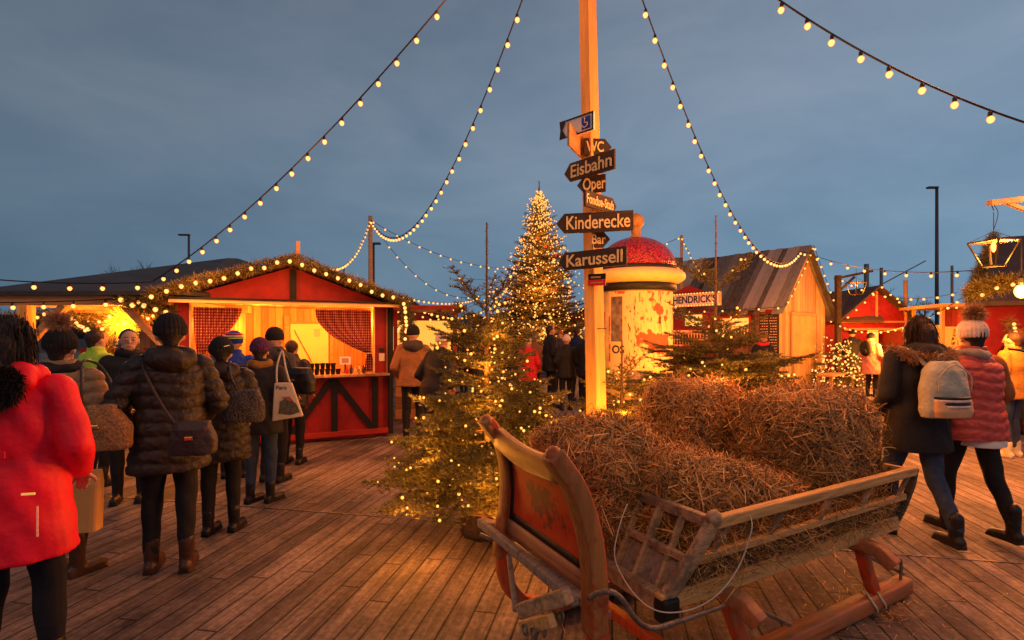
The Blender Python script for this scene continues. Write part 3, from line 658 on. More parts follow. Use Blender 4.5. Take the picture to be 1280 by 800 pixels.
stn = N(nt, 'ShaderNodeTexNoise', Scale=1.6, Detail=6.0, Roughness=.6, Distortion=.4); L(nt, ms.outputs[0], stn.inputs['Vector'])
str_ = N(nt, 'ShaderNodeMapRange'); str_.inputs['From Min'].default_value = .36; str_.inputs['From Max'].default_value = .56; str_.inputs['To Min'].default_value = .6; L(nt, stn.outputs['Fac'], str_.inputs['Value'])
gp2 = mth('MULTIPLY', mth('MULTIPLY_ADD', gap.outputs[0], .8, .2), str_.outputs[0])
k = mth('MULTIPLY', mth('MULTIPLY', tone, dm.outputs[0]), mth('MULTIPLY', gp2, sm_.outputs[0]))
vm = N(nt, 'ShaderNodeVectorMath', operation='SCALE'); L(nt, c1, vm.inputs[0]); L(nt, k, vm.inputs['Scale']); L(nt, vm.outputs[0], b.inputs['Base Color'])
hh = mth('ADD', mth('MULTIPLY', gap.outputs[0], 1.0), mth('MULTIPLY', gr.outputs['Fac'], .35))
bp = N(nt, 'ShaderNodeBump', Strength=.7, Distance=.012); L(nt, hh, bp.inputs['Height']); L(nt, bp.outputs[0], b.inputs['Normal'])
rr = N(nt, 'ShaderNodeMapRange'); rr.inputs['To Min'].default_value = .6; rr.inputs['To Max'].default_value = .95; L(nt, dirt.outputs['Fac'], rr.inputs['Value']); L(nt, rr.outputs[0], b.inputs['Roughness'])
b.inputs['Specular IOR Level'].default_value = .22
g = MB(); g.quad((-40, -12, 0), (60, -12, 0), (60, 60, 0), (-40, 60, 0)); tag(g.build('deck', m), kind='structure')
g = MB(); g.quad((-900, -300, -.02), (900, -300, -.02), (900, 1500, -.02), (-900, 1500, -.02)); tag(g.build('ground', rough_mat('far_ground', (.03, .028, .024), .95, .05, .4, 0)), kind='structure')
d_ = Vector((math.cos(-PL), math.sin(-PL), 0))
g = MB(); c0 = Vector((-.265, 4.24, .003)); g.bar(c0 - d_ * 6, c0 + d_ * 9, .014, .006); g.build('deck_joint_strip', 'iron'); tag(bpy.data.objects['deck_joint_strip'], kind='structure')

w = bpy.data.worlds.new('World'); SC.world = w; w.use_nodes = True; nt = w.node_tree
bg = nt.nodes['Background']; sky = N(nt, 'ShaderNodeTexSky'); sky.sky_type = 'NISHITA'; sky.sun_disc = False
sky.sun_elevation = R(1.5); sky.sun_rotation = R(200); sky.air_density = 1.6; sky.dust_density = 2.0; sky.ozone_density = 4
tc = N(nt, 'ShaderNodeTexCoord'); sx = N(nt, 'ShaderNodeSeparateXYZ'); L(nt, tc.outputs['Generated'], sx.inputs[0])
base = ramp(nt, sx.outputs['Z'], [(0, (.068, .118, .17)), (.12, (.072, .122, .176)), (.3, (.088, .126, .172)), (.55, (.084, .106, .140)), (1, (.075, .088, .112))])
mp = N(nt, 'ShaderNodeMapping'); mp.inputs['Scale'].default_value = (1, 1, 2.6); L(nt, tc.outputs['Generated'], mp.inputs[0])
cn = N(nt, 'ShaderNodeTexNoise', Scale=2.6, Detail=8.0, Roughness=.55, Distortion=.4); L(nt, mp.outputs[0], cn.inputs['Vector'])
cl = ramp(nt, cn.outputs['Fac'], [(.3, (.80, .84, .88)), (.5, (1, 1, 1)), (.7, (1.26, 1.15, 1.1))])
mx = N(nt, 'ShaderNodeMix', data_type='RGBA', blend_type='MULTIPLY'); mx.inputs['Factor'].default_value = 1; L(nt, base, mx.inputs['A']); L(nt, cl, mx.inputs['B'])
xr = N(nt, 'ShaderNodeMapRange'); xr.inputs['From Min'].default_value = -.8; xr.inputs['From Max'].default_value = .7; xr.inputs['To Min'].default_value = .74; xr.inputs['To Max'].default_value = 1.5
L(nt, sx.outputs['X'], xr.inputs['Value']); vs = N(nt, 'ShaderNodeVectorMath', operation='SCALE'); L(nt, mx.outputs['Result'], vs.inputs[0]); L(nt, xr.outputs[0], vs.inputs['Scale'])
sk = N(nt, 'ShaderNodeVectorMath', operation='SCALE'); L(nt, sky.outputs[0], sk.inputs[0]); sk.inputs['Scale'].default_value = .012
ad = N(nt, 'ShaderNodeVectorMath', operation='ADD'); L(nt, vs.outputs[0], ad.inputs[0]); L(nt, sk.outputs[0], ad.inputs[1])
L(nt, ad.outputs[0], bg.inputs['Color']); bg.inputs['Strength'].default_value = 1.65

# ================================================================== LAMPS
def lamp(x, y, z, p, r=.12, c=(1, .42, .1), name='lamp_light'):
    l = bpy.data.lights.new(name, 'POINT'); l.energy = p * 4.0; c = (c[0], c[1] * .66, c[2] * .45); l.color = c; l.shadow_soft_size = r
    o = bpy.data.objects.new(name, l); COL.objects.link(o); o.location = (x, y, z); return o
s = bpy.data.lights.new('Sun', 'SUN'); s.energy = .6; s.angle = R(25); s.color = (1, .46, .22)  # soft warm fill added from behind the camera, not a visible sun
so = bpy.data.objects.new('Sun', s); COL.objects.link(so); so.rotation_euler = (R(52), R(8), R(-20))

# ================================================================== STRINGS OF BULBS
def shared(name, mb, mat, smooth=True):
    me = mb.mesh(name); me.materials.append(M[mat]); me.polygons.foreach_set('use_smooth', [smooth] * len(me.polygons)); return me
_b = MB(); _b.lathe([(.002, -.062), (.016, -.056), (.027, -.040), (.030, -.026), (.024, -.010), (.013, 0.0)], (0, 0, 0), 10); BULB = shared('bulb', _b, 'bulb')
_b = MB(); _b.lathe([(.014, -.004), (.016, .012), (.014, .034), (.008, .042)], (0, 0, 0), 8); SOCK = shared('socket', _b, 'black')
_b = MB(); _b.ball((0, 0, -.03), .035, 8, 5); FARB = shared('bulb', _b, 'farbulb')
def put(name, me, parent, loc, sc=1.0):
    o = bpy.data.objects.new(name, me); COL.objects.link(o); o.parent = parent; o.location = loc; o.scale = (sc, sc, sc); return o
STR = 'strings of bulbs spanned over the square'
def light_string(label, A, B, sag, spacing=.3, near=True, group=STR, r=.008, bs=1.0, cable=True, start=.1, name='light_string'):
    A, B = Vector(A), Vector(B); root = empty(name, A, 0, label, 'light string', group); D = B - A
    f = lambda t: D * t - Vector((0, 0, 4 * sag * t * (1 - t)))
    n = 60; pts = [f(i / n) for i in range(n + 1)]
    b = MB(); b.tube(pts, r, 6); b.build('cable', 'black', root, True)
    ln = sum((pts[i + 1] - pts[i]).length for i in range(n)); k = int(ln / spacing); acc = 0; nxt = start; cnt = 0; extra = MB()
    for i in range(n):
        sl = (pts[i + 1] - pts[i]).length
        while nxt <= acc + sl:
            p = pts[i].lerp(pts[i + 1], (nxt - acc) / sl); nxt += spacing * random.uniform(.93, 1.07); cnt += 1
            j = Vector((random.uniform(-.006, .006), random.uniform(-.006, .006), 0))
            if near: put('bulb', BULB, root, p + j + Vector((0, 0, -.042)), bs * .76); put('socket', SOCK, root, p + Vector((0, 0, -.042)), bs * .85)
            else:
                if cnt <= 98: put('bulb', FARB, root, p + j, bs)
                else: extra.ball(p + j + Vector((0, 0, -.03)), .04 * bs, 8, 5)
        acc += sl
    if extra.v: tag(extra.build('bulb', 'farbulb', root, True), kind='stuff')
    return root
TOP = Vector((.625, 4.5, 6.05))
light_string('nearest string of bulbs falling from the signpost top to the left stall roof', TOP, at(190, 352, 7.2), .42, .31, bs=1.15)
light_string('string of bulbs from the signpost top to the thin mast behind the red stall', TOP, at(463, 274, 14.4), 1.72, .31, bs=1.25)
light_string('string of bulbs falling from the signpost top to the gable of the wooden hut', TOP, at(1001, 313, 13.6), 1.62, .31, bs=1.25)
light_string('string of bulbs crossing the upper right corner of the sky', TOP, at(1420, 190, 3.3), .47, .24, bs=1.05)
light_string('string of bulbs along the front of the left shelter roof', at(-160, 330, 6.2), at(196, 352, 6.5), .10, .42, bs=1.15)
light_string('second string of bulbs hung under the left shelter eave', at(-160, 374, 6.3), at(196, 370, 6.6), .06, .38, bs=1.1)
MT = at(463, 275, 14.4)
light_string('sagging string from the thin mast left to the red stall ridge post', MT, at(385, 322, 7.6), .62, .30, False, bs=.85)
light_string('string from the thin mast to the left side of the large tree', MT, at(652, 335, 19.0), .42, .42, False, bs=.9)
light_string('long low string from the thin mast down behind the small fir', MT, at(640, 345, 17.0), 1.35, .38, False, bs=.8)
light_string('string from the red stall ridge post running right across the far square', at(388, 326, 7.7), at(600, 372, 18.0), .38, .34, False, bs=.8)
light_string('upper string from the stall corner to the large tree', at(500, 374, 9), at(640, 350, 18.5), .75, .36, False, bs=.85)
light_string('lower string from the stall corner sagging to the large tree', at(505, 385, 12), at(648, 405, 19), .35, .36, False, bs=.8)
light_string('string of bulbs from the hut gable to the near right stall', at(1003, 314, 13.6), at(1215, 338, 9.0), .22, .55, True, bs=1.3)
light_string('string of small bulbs in front of the far right stalls', at(1037, 400, 15.5), at(1203, 372, 10), .5, .3, False, bs=.8)
light_string('string over the red gabled stall from the lantern post', at(1050, 348, 15), at(1196, 366, 12), .32, .34, False, bs=.9)
light_string('string between the round column roof and the far mast', at(852, 296, 17), at(730, 392, 18), -.35, .4, False, bs=.9)
light_string('string from the far mast down to the wooden hut roof', at(852, 296, 17), at(880, 345, 15), .1, .28, False, bs=.9)
light_string('lower string right of the large tree', at(700, 335, 19), at(768, 365, 16), .3, .34, False, bs=.8)
# lamps added near the bulb strings, without fixtures, to fill the deck
for x, y, z, p in ((-.6, 4.9, 4.7, 16), (-2.2, 5.9, 3.3, 22), (1.7, 5.8, 4.0, 16), (3.5, 3.8, 3.9, 60), (-3.8, 6.1, 2.2, 14), (3.6, 8.6, 2.6, 20), (5.4, 4.4, 3.0, 80)):
    lamp(x, y, z, p, .35)

# ================================================================== FIRS
def fir(name, label, pos, Hh, whorls, seed, group=None, needle=.032, nw=.0058, dens=260, mat='needle', leader=.5, trunk=.03, dense=1.0, stand=0, twigstep=.045):
    """whorls: (z, branches, length, rise) ; needles are separate small faces along real twigs"""
    rg = random.Random(seed); rn = np.random.default_rng(seed)
    root = empty(name, pos, 0, label, 'fir tree', group)
    t = MB(); t.tube([(0, 0, stand), (.004, 0, Hh * .3), (-.003, .004, Hh * .6), (0, 0, Hh - leader), (0, 0, Hh)], [trunk, trunk * .85, trunk * .6, trunk * .35, .007], 10)
    segs = []
    segs.append(((0, 0, Hh - leader), (0, 0, Hh), .5))
    tips = []
    for z, nb, Ln, rise in whorls:
        a0 = rg.uniform(0, 2 * PI)
        for k in range(nb):
            a = a0 + 2 * PI * k / nb + rg.uniform(-.25, .25); l = Ln * rg.uniform(.8, 1.12); zz = z + rg.uniform(-.065, .065)
            dr = rg.uniform(.12, .26) if rise < .35 else 0
            up = rise + rg.uniform(-.08, .08); hd = Vector((math.cos(a), math.sin(a), 0)); n = 7; pts = []
            cv = rg.uniform(-.15, .15); sdv = Vector((-hd.y, hd.x, 0))
            for i in range(n + 1):
                s = i / n; pts.append(Vector((0, 0, zz)) + hd * l * s + sdv * l * cv * s * s + Vector((0, 0, l * (up * s - dr * 1.6 * s * s + dr * 1.1 * s ** 3.5))))
            for p in pts: p.z = max(p.z, .03)
            t.tube(pts, [max(.0025, trunk * .28 * (l / .9) * (1 - .8 * i / n)) for i in range(n + 1)], 5)
            for i in range(n):
                segs.append((pts[i], pts[i + 1], .35 if i == 0 else 1.6)); 
            tips.append((pts, l))
            x = .14 * l
            while x < l * .97:
                s = x / l; i = min(n - 1, int(s * n)); p = pts[i].lerp(pts[i + 1], s * n - i); tg = (pts[i + 1] - pts[i]).normalized()
                for sd in (-1, 1):
                    if rg.random() < .08: continue
                    tl = min((1 - s) * l * .62 + .05, l * .42) * rg.uniform(.65, 1.1)
                    side = tg.cross(Vector((0, 0, 1))).normalized() * sd
                    dv = (tg * .62 + side * .72 + Vector((0, 0, rg.uniform(-.22, .12)))).normalized()
                    e = p + dv * tl + Vector((0, 0, -.06 * tl)); mid = p.lerp(e, .5) + Vector((0, 0, .03 * tl))
                    segs.append((p, mid, 1)); segs.append((mid, e, 1))
                    if tl > .12:
                        m_ = int(tl / (twigstep * 1.6))
                        for q in range(1, m_):
                            ps = p.lerp(e, q / m_)
                            for s2 in (-1, 1):
                                d2 = (dv * .7 + dv.cross(Vector((0, 0, 1))).normalized() * s2 * .7 + Vector((0, 0, rg.uniform(-.2, .1)))).normalized()
                                segs.append((ps, ps + d2 * (tl * (1 - q / m_) * .5 + .025), 1))
                x += twigstep * rg.uniform(.8, 1.3) / dense
    t.build('trunk', 'twig', root, True)
    A = np.array([list(s_[0]) for s_ in segs]); B = np.array([list(s_[1]) for s_ in segs]); wgt = np.array([s_[2] for s_ in segs])
    Ls = np.linalg.norm(B - A, axis=1); cnt = np.maximum(1, (Ls * dens * wgt)).astype(int)
    idx = np.repeat(np.arange(len(segs)), cnt); n = len(idx); tt = rn.random((n, 1))
    P = A[idx] + (B - A)[idx] * tt; T = ((B - A) / np.maximum(Ls, 1e-6)[:, None])[idx]
    rd = rn.normal(0, 1, (n, 3)); rd -= T * np.sum(rd * T, 1)[:, None]; rd /= np.linalg.norm(rd, axis=1)[:, None]; rd[:, 2] = np.abs(rd[:, 2]) * .9 + .05 * rd[:, 2]
    D = T * .55 + rd; D /= np.linalg.norm(D, axis=1)[:, None]
    S = np.cross(D, rn.normal(0, 1, (n, 3))); S /= np.linalg.norm(S, axis=1)[:, None]
    ln = needle * rn.uniform(.7, 1.15, (n, 1))
    tri = np.stack([P - S * nw / 2, P + S * nw / 2, P + D * ln], 1)
    # thin bare twigs as triangles too
    Sx = np.cross(B - A, rn.normal(0, 1, (len(segs), 3))); Sx /= np.maximum(np.linalg.norm(Sx, axis=1), 1e-6)[:, None]
    tri2 = np.stack([A - Sx * nw * .6, A + Sx * nw * .6, B], 1)
    tri_mesh('crown', np.concatenate([tri, tri2]), mat, root)
    return root, tips
def tree_lights(label, root, tips, Hh, n, r, mat, trunkn=30, far=False, seed=1, leader=.5, lo=.1, group=None, cat='light string'):
    rg = random.Random(seed); pos = root.location; e = empty('string_lights', pos, 0, label, cat, group)
    pts = []
    for k in range(trunkn): 
        a = rg.uniform(0, 2 * PI); pts.append(Vector((.035 * math.cos(a), .035 * math.sin(a), lo * Hh + (Hh * (1 - lo) - leader * .8) * k / trunkn)))
    while len(pts) < n:
        p, l = tips[int(len(tips) * (1 - rg.random() ** 1.25) * .999)]; s = rg.uniform(.15, 1) ** .8; i = min(len(p) - 2, int(s * (len(p) - 1)))
        q = p[i].lerp(p[i + 1], rg.random()); w = .12 * l if not far else .25 * l
        pts.append(q + Vector((rg.uniform(-w, w), rg.uniform(-w, w), rg.uniform(-.03, .05) * (4 if far else 1))))
    cam = Vector((0, 0, H)); pts.sort(key=lambda q: (q + pos - cam).length)
    b = MB(); b.ball((0, 0, 0), r, 8, 5); me = shared('bulb', b, mat)
    for q in pts[:98]: put('bulb', me, e, q, rg.uniform(.7, 1.25))
    if len(pts) > 98:
        b = MB()
        for q in pts[98:]:
            rr = r * rg.uniform(.6, 1.2); b.add([q + Vector(v) * rr for v in ((1, 0, 0), (-1, 0, 0), (0, 1, 0), (0, -1, 0), (0, 0, 1), (0, 0, -1))], [(0, 2, 4), (2, 1, 4), (1, 3, 4), (3, 0, 4), (2, 0, 5), (1, 2, 5), (3, 1, 5), (0, 3, 5)])
        tag(b.build('bulb', mat, e, True), kind='stuff')
    if not far:
        b = MB(); wires = [pts[rg.randrange(len(pts))] for _ in range(1)]
        srt = sorted(pts, key=lambda q: (round(q.z / .12), math.atan2(q.y, q.x)))
        for i in range(len(srt) - 1):
            if (srt[i + 1] - srt[i]).length < .4:
                mid = (srt[i] + srt[i + 1]) / 2 + Vector((0, 0, -.02)); b.tube([srt[i], mid, srt[i + 1]], .0016, 4, False)
        b.build('cable', 'black', e)
    return e
# small lit fir on its log stand
FX = Vector((-.20, 4.07, 0))
wh = [(1.78, 5, .36, .85), (1.62, 5, .33, .7), (1.50, 7, .38, .55), (1.40, 8, .44, .42), (1.28, 8, .48, .35), (1.17, 8, .54, .28), (1.06, 8, .60, .22), (.96, 9, .66, .17), (.86, 9, .71, .13), (.76, 9, .76, .08), (.66, 9, .81, .03), (.56, 9, .86, -.03), (.50, 8, .88, -.06)]
r1, tp = fir('small_fir', 'small fir wound with lights standing in a log behind the sleigh back', FX, 2.46, wh, 3, 'small firs around the signpost', leader=.62, trunk=.03, stand=.12)
tree_lights('warm fairy lights wound through the small fir behind the red sleigh back', r1, tp, 2.46, 400, .0105, 'firbulb', 46, seed=5, leader=.6, lo=.16)
for x, y, z, p in ((.0, -.45, .55, 2), (.42, -.42, .75, 2.4), (-.42, -.5, .7, 2.6), (.0, -.42, 1.1, 2.2), (.1, -.3, 1.55, 1.2), (.6, -.1, .9, 2.2), (-.6, -.2, 1.0, 2), (-.5, -.62, .3, 2), (.05, -.1, .8, 2.5), (.0, -.1, 1.3, 2), (-.95, -.1, .5, 1.5), (.1, -.7, .4, 1.5)):
    lamp(FX.x + x, FX.y + y, z, p * 1.25, .08, (1, .5, .08))
st = empty('log_stand', (FX.x, FX.y, 0), 0, 'bark-covered round log with a bored hole holding the small lit fir', 'tree stand')
b = MB(); b.lathe([(.20, 0), (.215, .05), (.21, .14), (.2, .185)], (0, 0, 0), 28)
for i, v in enumerate(b.v): k_ = 1 + .05 * math.sin(i * 2.3); b.v[i] = (v[0] * k_, v[1] * k_, v[2])
b.build('bark', 'bark', st, True); b = MB(); b.lathe([(.188, .186), (.186, .196)], (0, 0, 0), 28); b.build('cut_face', 'cut', st)
# firs around the column
r2, tp2 = fir('small_fir', 'dark fir with a long bare leader behind the straw, right of the poster column', (2.07, 5.2, 0), 2.78,
              [(2.02, 5, .40, .8), (1.55, 6, .5, .5), (1.42, 8, .6, .35), (1.3, 8, .72, .25), (1.2, 9, .82, .18), (1.08, 9, .92, .12), (.95, 9, 1.0, .06), (.82, 9, 1.0, .02), (.68, 8, 1.0, -.03), (.5, 8, .95, -.08)], 11,
              'small firs around the signpost', leader=.72, stand=0, dens=230)
tree_lights('sparse fairy lights on the dark fir behind the straw', r2, tp2, 2.78, 120, .012, 'firbulb', 6, seed=9, leader=.7)
r3, tp3 = fir('small_fir', 'low dark fir directly in front of the poster column', (1.02, 4.75, 0), 1.52,
              [(1.12, 4, .26, .9), (.98, 6, .42, .45), (.86, 7, .52, .25), (.74, 8, .6, .12), (.6, 8, .66, .04), (.45, 8, .66, 0), (.3, 7, .6, 0)], 17,
              'small firs around the signpost', leader=.36, stand=0, dens=230)
tree_lights('fairy lights on the low fir in front of the poster column', r3, tp3, 1.52, 90, .012, 'firbulb', 4, seed=12, leader=.4)
r4, tp4 = fir('small_fir', 'bushy fir between the straw pile and the wooden hut', (2.75, 6.0, 0), 1.35,
              [(1.05, 6, .35, .6), (.92, 7, .5, .35), (.78, 7, .62, .2), (.62, 8, .7, .1), (.45, 8, .7, 0)], 23, 'small firs around the signpost', leader=.25, stand=0, dens=120)
tree_lights('fairy lights on the bushy fir between the straw pile and the wooden hut', r4, tp4, 1.35, 60, .013, 'firbulb', 2, seed=13, leader=.3)
for x, y, z, p in ((.95, 4.35, .9, 4), (.62, 4.2, .75, 3), (1.5, 4.6, .95, 4), (2.0, 4.6, 1.05, 4), (1.3, 4.3, 1.2, 3), (2.6, 5.2, 1.2, 5), (3.3, 4.7, 1.35, 12), (1.55, 3.75, 1.35, 4)): lamp(x, y, z, p, .05, (1, .45, .08))  # points for the fairy lights, one added to brighten the rear bale edge
# lit bush by the wooden hut
r5, tp5 = fir('small_fir', 'low round fir bush covered in lights beside the wooden hut', (9.5, 14.9, 0), 1.45,
              [(1.1, 6, .35, .5), (.9, 7, .6, .3), (.7, 8, .75, .15), (.5, 8, .85, .05), (.3, 8, .85, 0)], 31, None, .06, .012, 60, 'needlefar', leader=.25, twigstep=.1)
tree_lights('dense warm lights covering the low fir bush beside the wooden hut', r5, tp5, 1.45, 330, .026, 'farbulb', 5, True, 3, leader=.2)
# large lit tree
bw = []
for i in range(40):
    s = i / 39; bw.append((.95 + 5.95 * s, int(13 - 6 * s), 1.98 * (1 - s) ** .85 + .16, .12 + .3 * s))
r6, tp6 = fir('christmas_tree', 'tall Christmas tree covered in hundreds of warm lights above the crowd', (1.06, 20.0, 0), 7.55, bw, 41, None, .13, .03, 26, 'needlefar', leader=.45, trunk=.12, twigstep=.16)
tree_lights('hundreds of warm lights covering the tall Christmas tree', r6, tp6, 7.55, 2700, .032, 'farbulb', 10, True, 8, leader=.1, lo=.2)
for k in range(26):
    p, l = tp6[(k * 37) % len(tp6)]; b = MB(); b.ball(p[-2], .05, 10, 8); b.build('red_bauble', 'santa_red', r6, True)
for z, p in ((1.6, 90), (3.2, 75), (5.0, 50)): lamp(1.06, 18.6, z, p, .5, (1, .5, .12))

# ================================================================== SIGNPOST
sp_ = empty('signpost', (.76, 4.5, 0), 0, 'tall pale timber post carrying a stack of dark wooden direction signs', 'signpost')
b = MB(); lean = Vector((-.13, 0, 6.1)); q = .052
vs = []
for p_, k in ((Vector((0, 0, 0)), 1.25), (lean, .95)):
    for a in range(4): vs.append(p_ + Vector((math.cos(R(38) + a * PI / 2 + PI / 4), math.sin(R(38) + a * PI / 2 + PI / 4), 0)) * q * 1.42 * k)
b.add(vs, [(3, 2, 1, 0), (4, 5, 6, 7), (0, 1, 5, 4), (1, 2, 6, 5), (2, 3, 7, 6), (3, 0, 4, 7)]); b.build('post', 'pine', sp_, bevel=.004)
def board(uL, vL, uR, vR, hpx, Ym, tip, body, label, mat='signwood', lmat='letter', frac=.8, size=None, notch=0):
    ratio = (418 - vR) / (418 - vL); YL = Ym * 2 * ratio / (1 + ratio); YR = Ym * 2 / (1 + ratio)   # a level board: nearer end stands higher in the view
    a = at(uL, vL, YL); c = at(uR, vR, YR); d = c - a; ln = d.length; hh = hpx * Ym / 640; ang = math.atan2(d.y, d.x)
    o = MB(); t = hh * .42
    x0, x1 = -ln / 2, ln / 2
    if tip == 'L': pl = [(x0, 0), (x0 + t, -hh / 2), (x1, -hh / 2), (x1, hh / 2), (x0 + t, hh / 2)]
    elif tip == 'R': pl = [(x0, -hh / 2), (x1 - t, -hh / 2), (x1, 0), (x1 - t, hh / 2), (x0, hh / 2)]
    else: pl = [(x0, -hh / 2), (x1, -hh / 2), (x1, hh / 2), (x0, hh / 2)]
    o.poly([(x, 0, z) for x, z in pl], .022, (0, 1, 0)); bo = o.build('sign_board', mat, sp_, bevel=.003)
    bo.location = (a + c) / 2 - Vector((.76, 4.5, 0)); bo.rotation_euler = (0, 0, ang); bo['label'] = label
    if body:
        off = (t * .4 if tip == 'L' else -t * .4 if tip == 'R' else 0)
        text('lettering', body, hh * (size or .95), lmat, bo, (off, -.003, -.004), width=ln * frac, extr=.002, bold=.002)
    return bo, ln, hh
YS = 4.38
bo, ln, hh = board(701, 164, 742, 150, 23, YS - .02, 'L', None, 'white board with a blue wheelchair symbol', 'white')
b = MB(); z = hh / 2; x0, x1 = -ln / 2, ln / 2; fr = .007
b.bar((x0 + hh * .42, -.003, z - fr), (x1, -.003, z - fr), .006, .012); b.bar((x0 + hh * .42, -.003, -z + fr), (x1, -.003, -z + fr), .006, .012); b.bar((x1 - fr, -.004, -z), (x1 - fr, -.004, z), .006, .012, (1, 0, 0))
b.poly([(x0, -.003, 0), (x0 - .01, -.003, z), (x0 + hh * .42, -.003, z), (x0 + .02, -.003, 0), (x0 + hh * .42, -.003, -z), (x0 - .01, -.003, -z)], -.004, (0, 1, 0)); b.build('border', 'black', bo)
b = MB(); cx = x1 - .075; b.box((cx, -.003, .0), (.085, .006, .1)); bb = b.build('blue_square', rough_mat('sign_blue', (.01, .05, .35), .5, 6, .1, 0), bo)
b = MB(); b.tube([(cx - .01 + .022 * math.cos(a_ * PI / 8), -.008, -.016 + .022 * math.sin(a_ * PI / 8)) for a_ in range(8, 17)], .0035, 6); b.tube([(cx - .01, -.008, .028), (cx - .01, -.008, 0), (cx + .014, -.008, 0), (cx + .022, -.008, -.028)], .0038, 6); b.ball((cx - .01, -.008, .036), .007, 8, 6)
b.build('wheelchair_symbol', 'white', bb)
board(712, 167, 732, 189, 27, YS + .01, None, None, 'board pointing away below the wheelchair sign, coloured as if lamplit orange', 'signlamplit')
board(730, 183, 765, 184, 21, YS + .06, 'R', 'WC', 'sign reading WC', frac=.62, size=.85)
board(705, 218, 768, 198, 24, YS - .06, 'L', 'Eisbahn', 'sign reading Eisbahn', frac=.8)
board(721, 232, 757, 228, 22, YS + .0, 'L', 'Oper', 'sign reading Oper', frac=.78)
board(732, 247, 771, 259, 20, YS + .03, 'R', 'Fondue-Stub', 'sign reading Fondue-Stub', frac=.85, size=.8)
board(695, 280, 792, 275, 25, YS - .04, 'L', 'Kinderecke', 'sign reading Kinderecke', frac=.82)
board(740, 299, 763, 299, 21, YS + .04, 'R', 'Bar', 'sign reading Bar', frac=.75, size=.8)
board(698, 328, 783, 319, 23, YS - .05, 'L', 'Karussell', 'sign reading Karussell', frac=.82)
bo, ln, hh = board(735, 350, 757, 349, 15, YS + .0, None, None, 'small black and red plate', 'black')
b = MB(); b.box((0, -.003, -hh * .25), (ln, .006, hh * .5)); b.build('red_band', 'santa_red', bo)
b = MB(); b.box((-.01, -.002, hh * .2), (ln * .55, .006, hh * .14)); b.box((0, -.007, -hh * .25), (ln * .7, .003, hh * .10)); b.build('faded_print', 'paper', bo)
b = MB(); b.tube([(.055 * math.cos(a_ * PI / 6) * 1.3, .055 * math.sin(a_ * PI / 6) * 1.3, 1.62) for a_ in range(13)], .004, 6); b.build('wire_tie', 'black', sp_)

# ================================================================== POSTER COLUMN
pc = at(795, 418, 8.4); pcol = empty('poster_column', (pc.x, pc.y, 0), 0, 'round advertising column with a red dome and torn posters', 'advertising column')
m, nt, b = new_mat('torn_posters')
tc = N(nt, 'ShaderNodeTexCoord'); mp = N(nt, 'ShaderNodeMapping'); mp.inputs['Scale'].default_value = (2.2, 2.2, 1.0); L(nt, tc.outputs['Object'], mp.inputs[0])
n1 = N(nt, 'ShaderNodeTexNoise', Scale=3.4, Detail=8.0, Roughness=.7, Distortion=.5); L(nt, mp.outputs[0], n1.inputs['Vector']); mp.inputs['Scale'].default_value = (3.2, 3.2, .9)
n2 = N(nt, 'ShaderNodeTexNoise', Scale=2.3, Detail=4.0, Roughness=.5); L(nt, tc.outputs['Object'], n2.inputs['Vector'])
c1 = ramp(nt, n1.outputs['Fac'], [(0, (.03, .02, .02)), (.425, (.05, .03, .02)), (.437, (.4, .2, .08)), (.455, (.74, .42, .17)), (.58, (.8, .48, .2)), (.62, (.6, .28, .08)), (.65, (.25, .08, .04))])
k2 = ramp(nt, n2.outputs['Fac'], [(.55, (0, 0, 0)), (.57, (1, 1, 1))])
mq = N(nt, 'ShaderNodeMix', data_type='RGBA'); L(nt, k2, mq.inputs['Factor']); L(nt, c1, mq.inputs['A']); mq.inputs['B'].default_value = (.5, .06, .015, 1)
L(nt, mq.outputs['Result'], b.inputs['Base Color']); b.inputs['Roughness'].default_value = .7
b = MB(); b.lathe([(.575, .0), (.575, 2.32)], (0, 0, 0), 64); b.build('column_body', rough_mat('yellow_plinth', (.62, .42, .14), .7, 4, .35, .2), pcol, True)
b = MB()
def shell(b, a0, a1, z0, z1, r=.579, n=24):
    vs = []; 
    for i in range(n + 1):
        a = R(a0 + (a1 - a0) * i / n); vs += [(r * math.cos(a), r * math.sin(a), z0), (r * math.cos(a), r * math.sin(a), z1)]
    b.add(vs, [(2 * i, 2 * i + 2, 2 * i + 3, 2 * i + 1) for i in range(n)])
shell(b, -150, -5, 1.05, 2.24, n=40); shell(b, 0, 200, .9, 2.24, n=40); b.build('poster', m, pcol, True)
b = MB(); shell(b, -146, -122, 1.0, 2.2, .583, 10); q1 = b.build('poster', 'cream', pcol, True); b = MB(); shell(b, -144, -124, 1.46, 2.16, .586, 10); b.build('picture', rough_mat('dark_poster', (.16, .11, .08), .7, 9, .95, 0), q1, True)
b = MB(); shell(b, -118, -78, .78, 1.02, .581, 10); b.build('poster', rough_mat('grey_red_poster', (.2, .12, .1), .7, 7, .8, 0), pcol, True)
for dz, tx, sz in ((1.33, 'OS', .17),):
    a_ = R(-131); text('lettering', tx, sz, 'black', q1, (.590 * math.cos(a_), .590 * math.sin(a_), dz), rot=(PI / 2, 0, a_ + PI / 2), extr=.0006, bold=.003)
b = MB(); b.lathe([(.60, 2.26), (.64, 2.30), (.64, 2.35), (.60, 2.38), (.59, 2.40)], (0, 0, 0), 64); b.build('lower_band', 'black', pcol, True)
b = MB(); b.lathe([(.62, 2.38), (.69, 2.40), (.765, 2.45), (.775, 2.50), (.765, 2.54), (.72, 2.585), (.66, 2.60)], (0, 0, 0), 64); b.build('cornice', 'cream', pcol, True)
b = MB(); b.lathe([(.67, 2.585), (.69, 2.61), (.67, 2.645), (.63, 2.655)], (0, 0, 0), 64); b.build('upper_band', 'black', pcol, True)
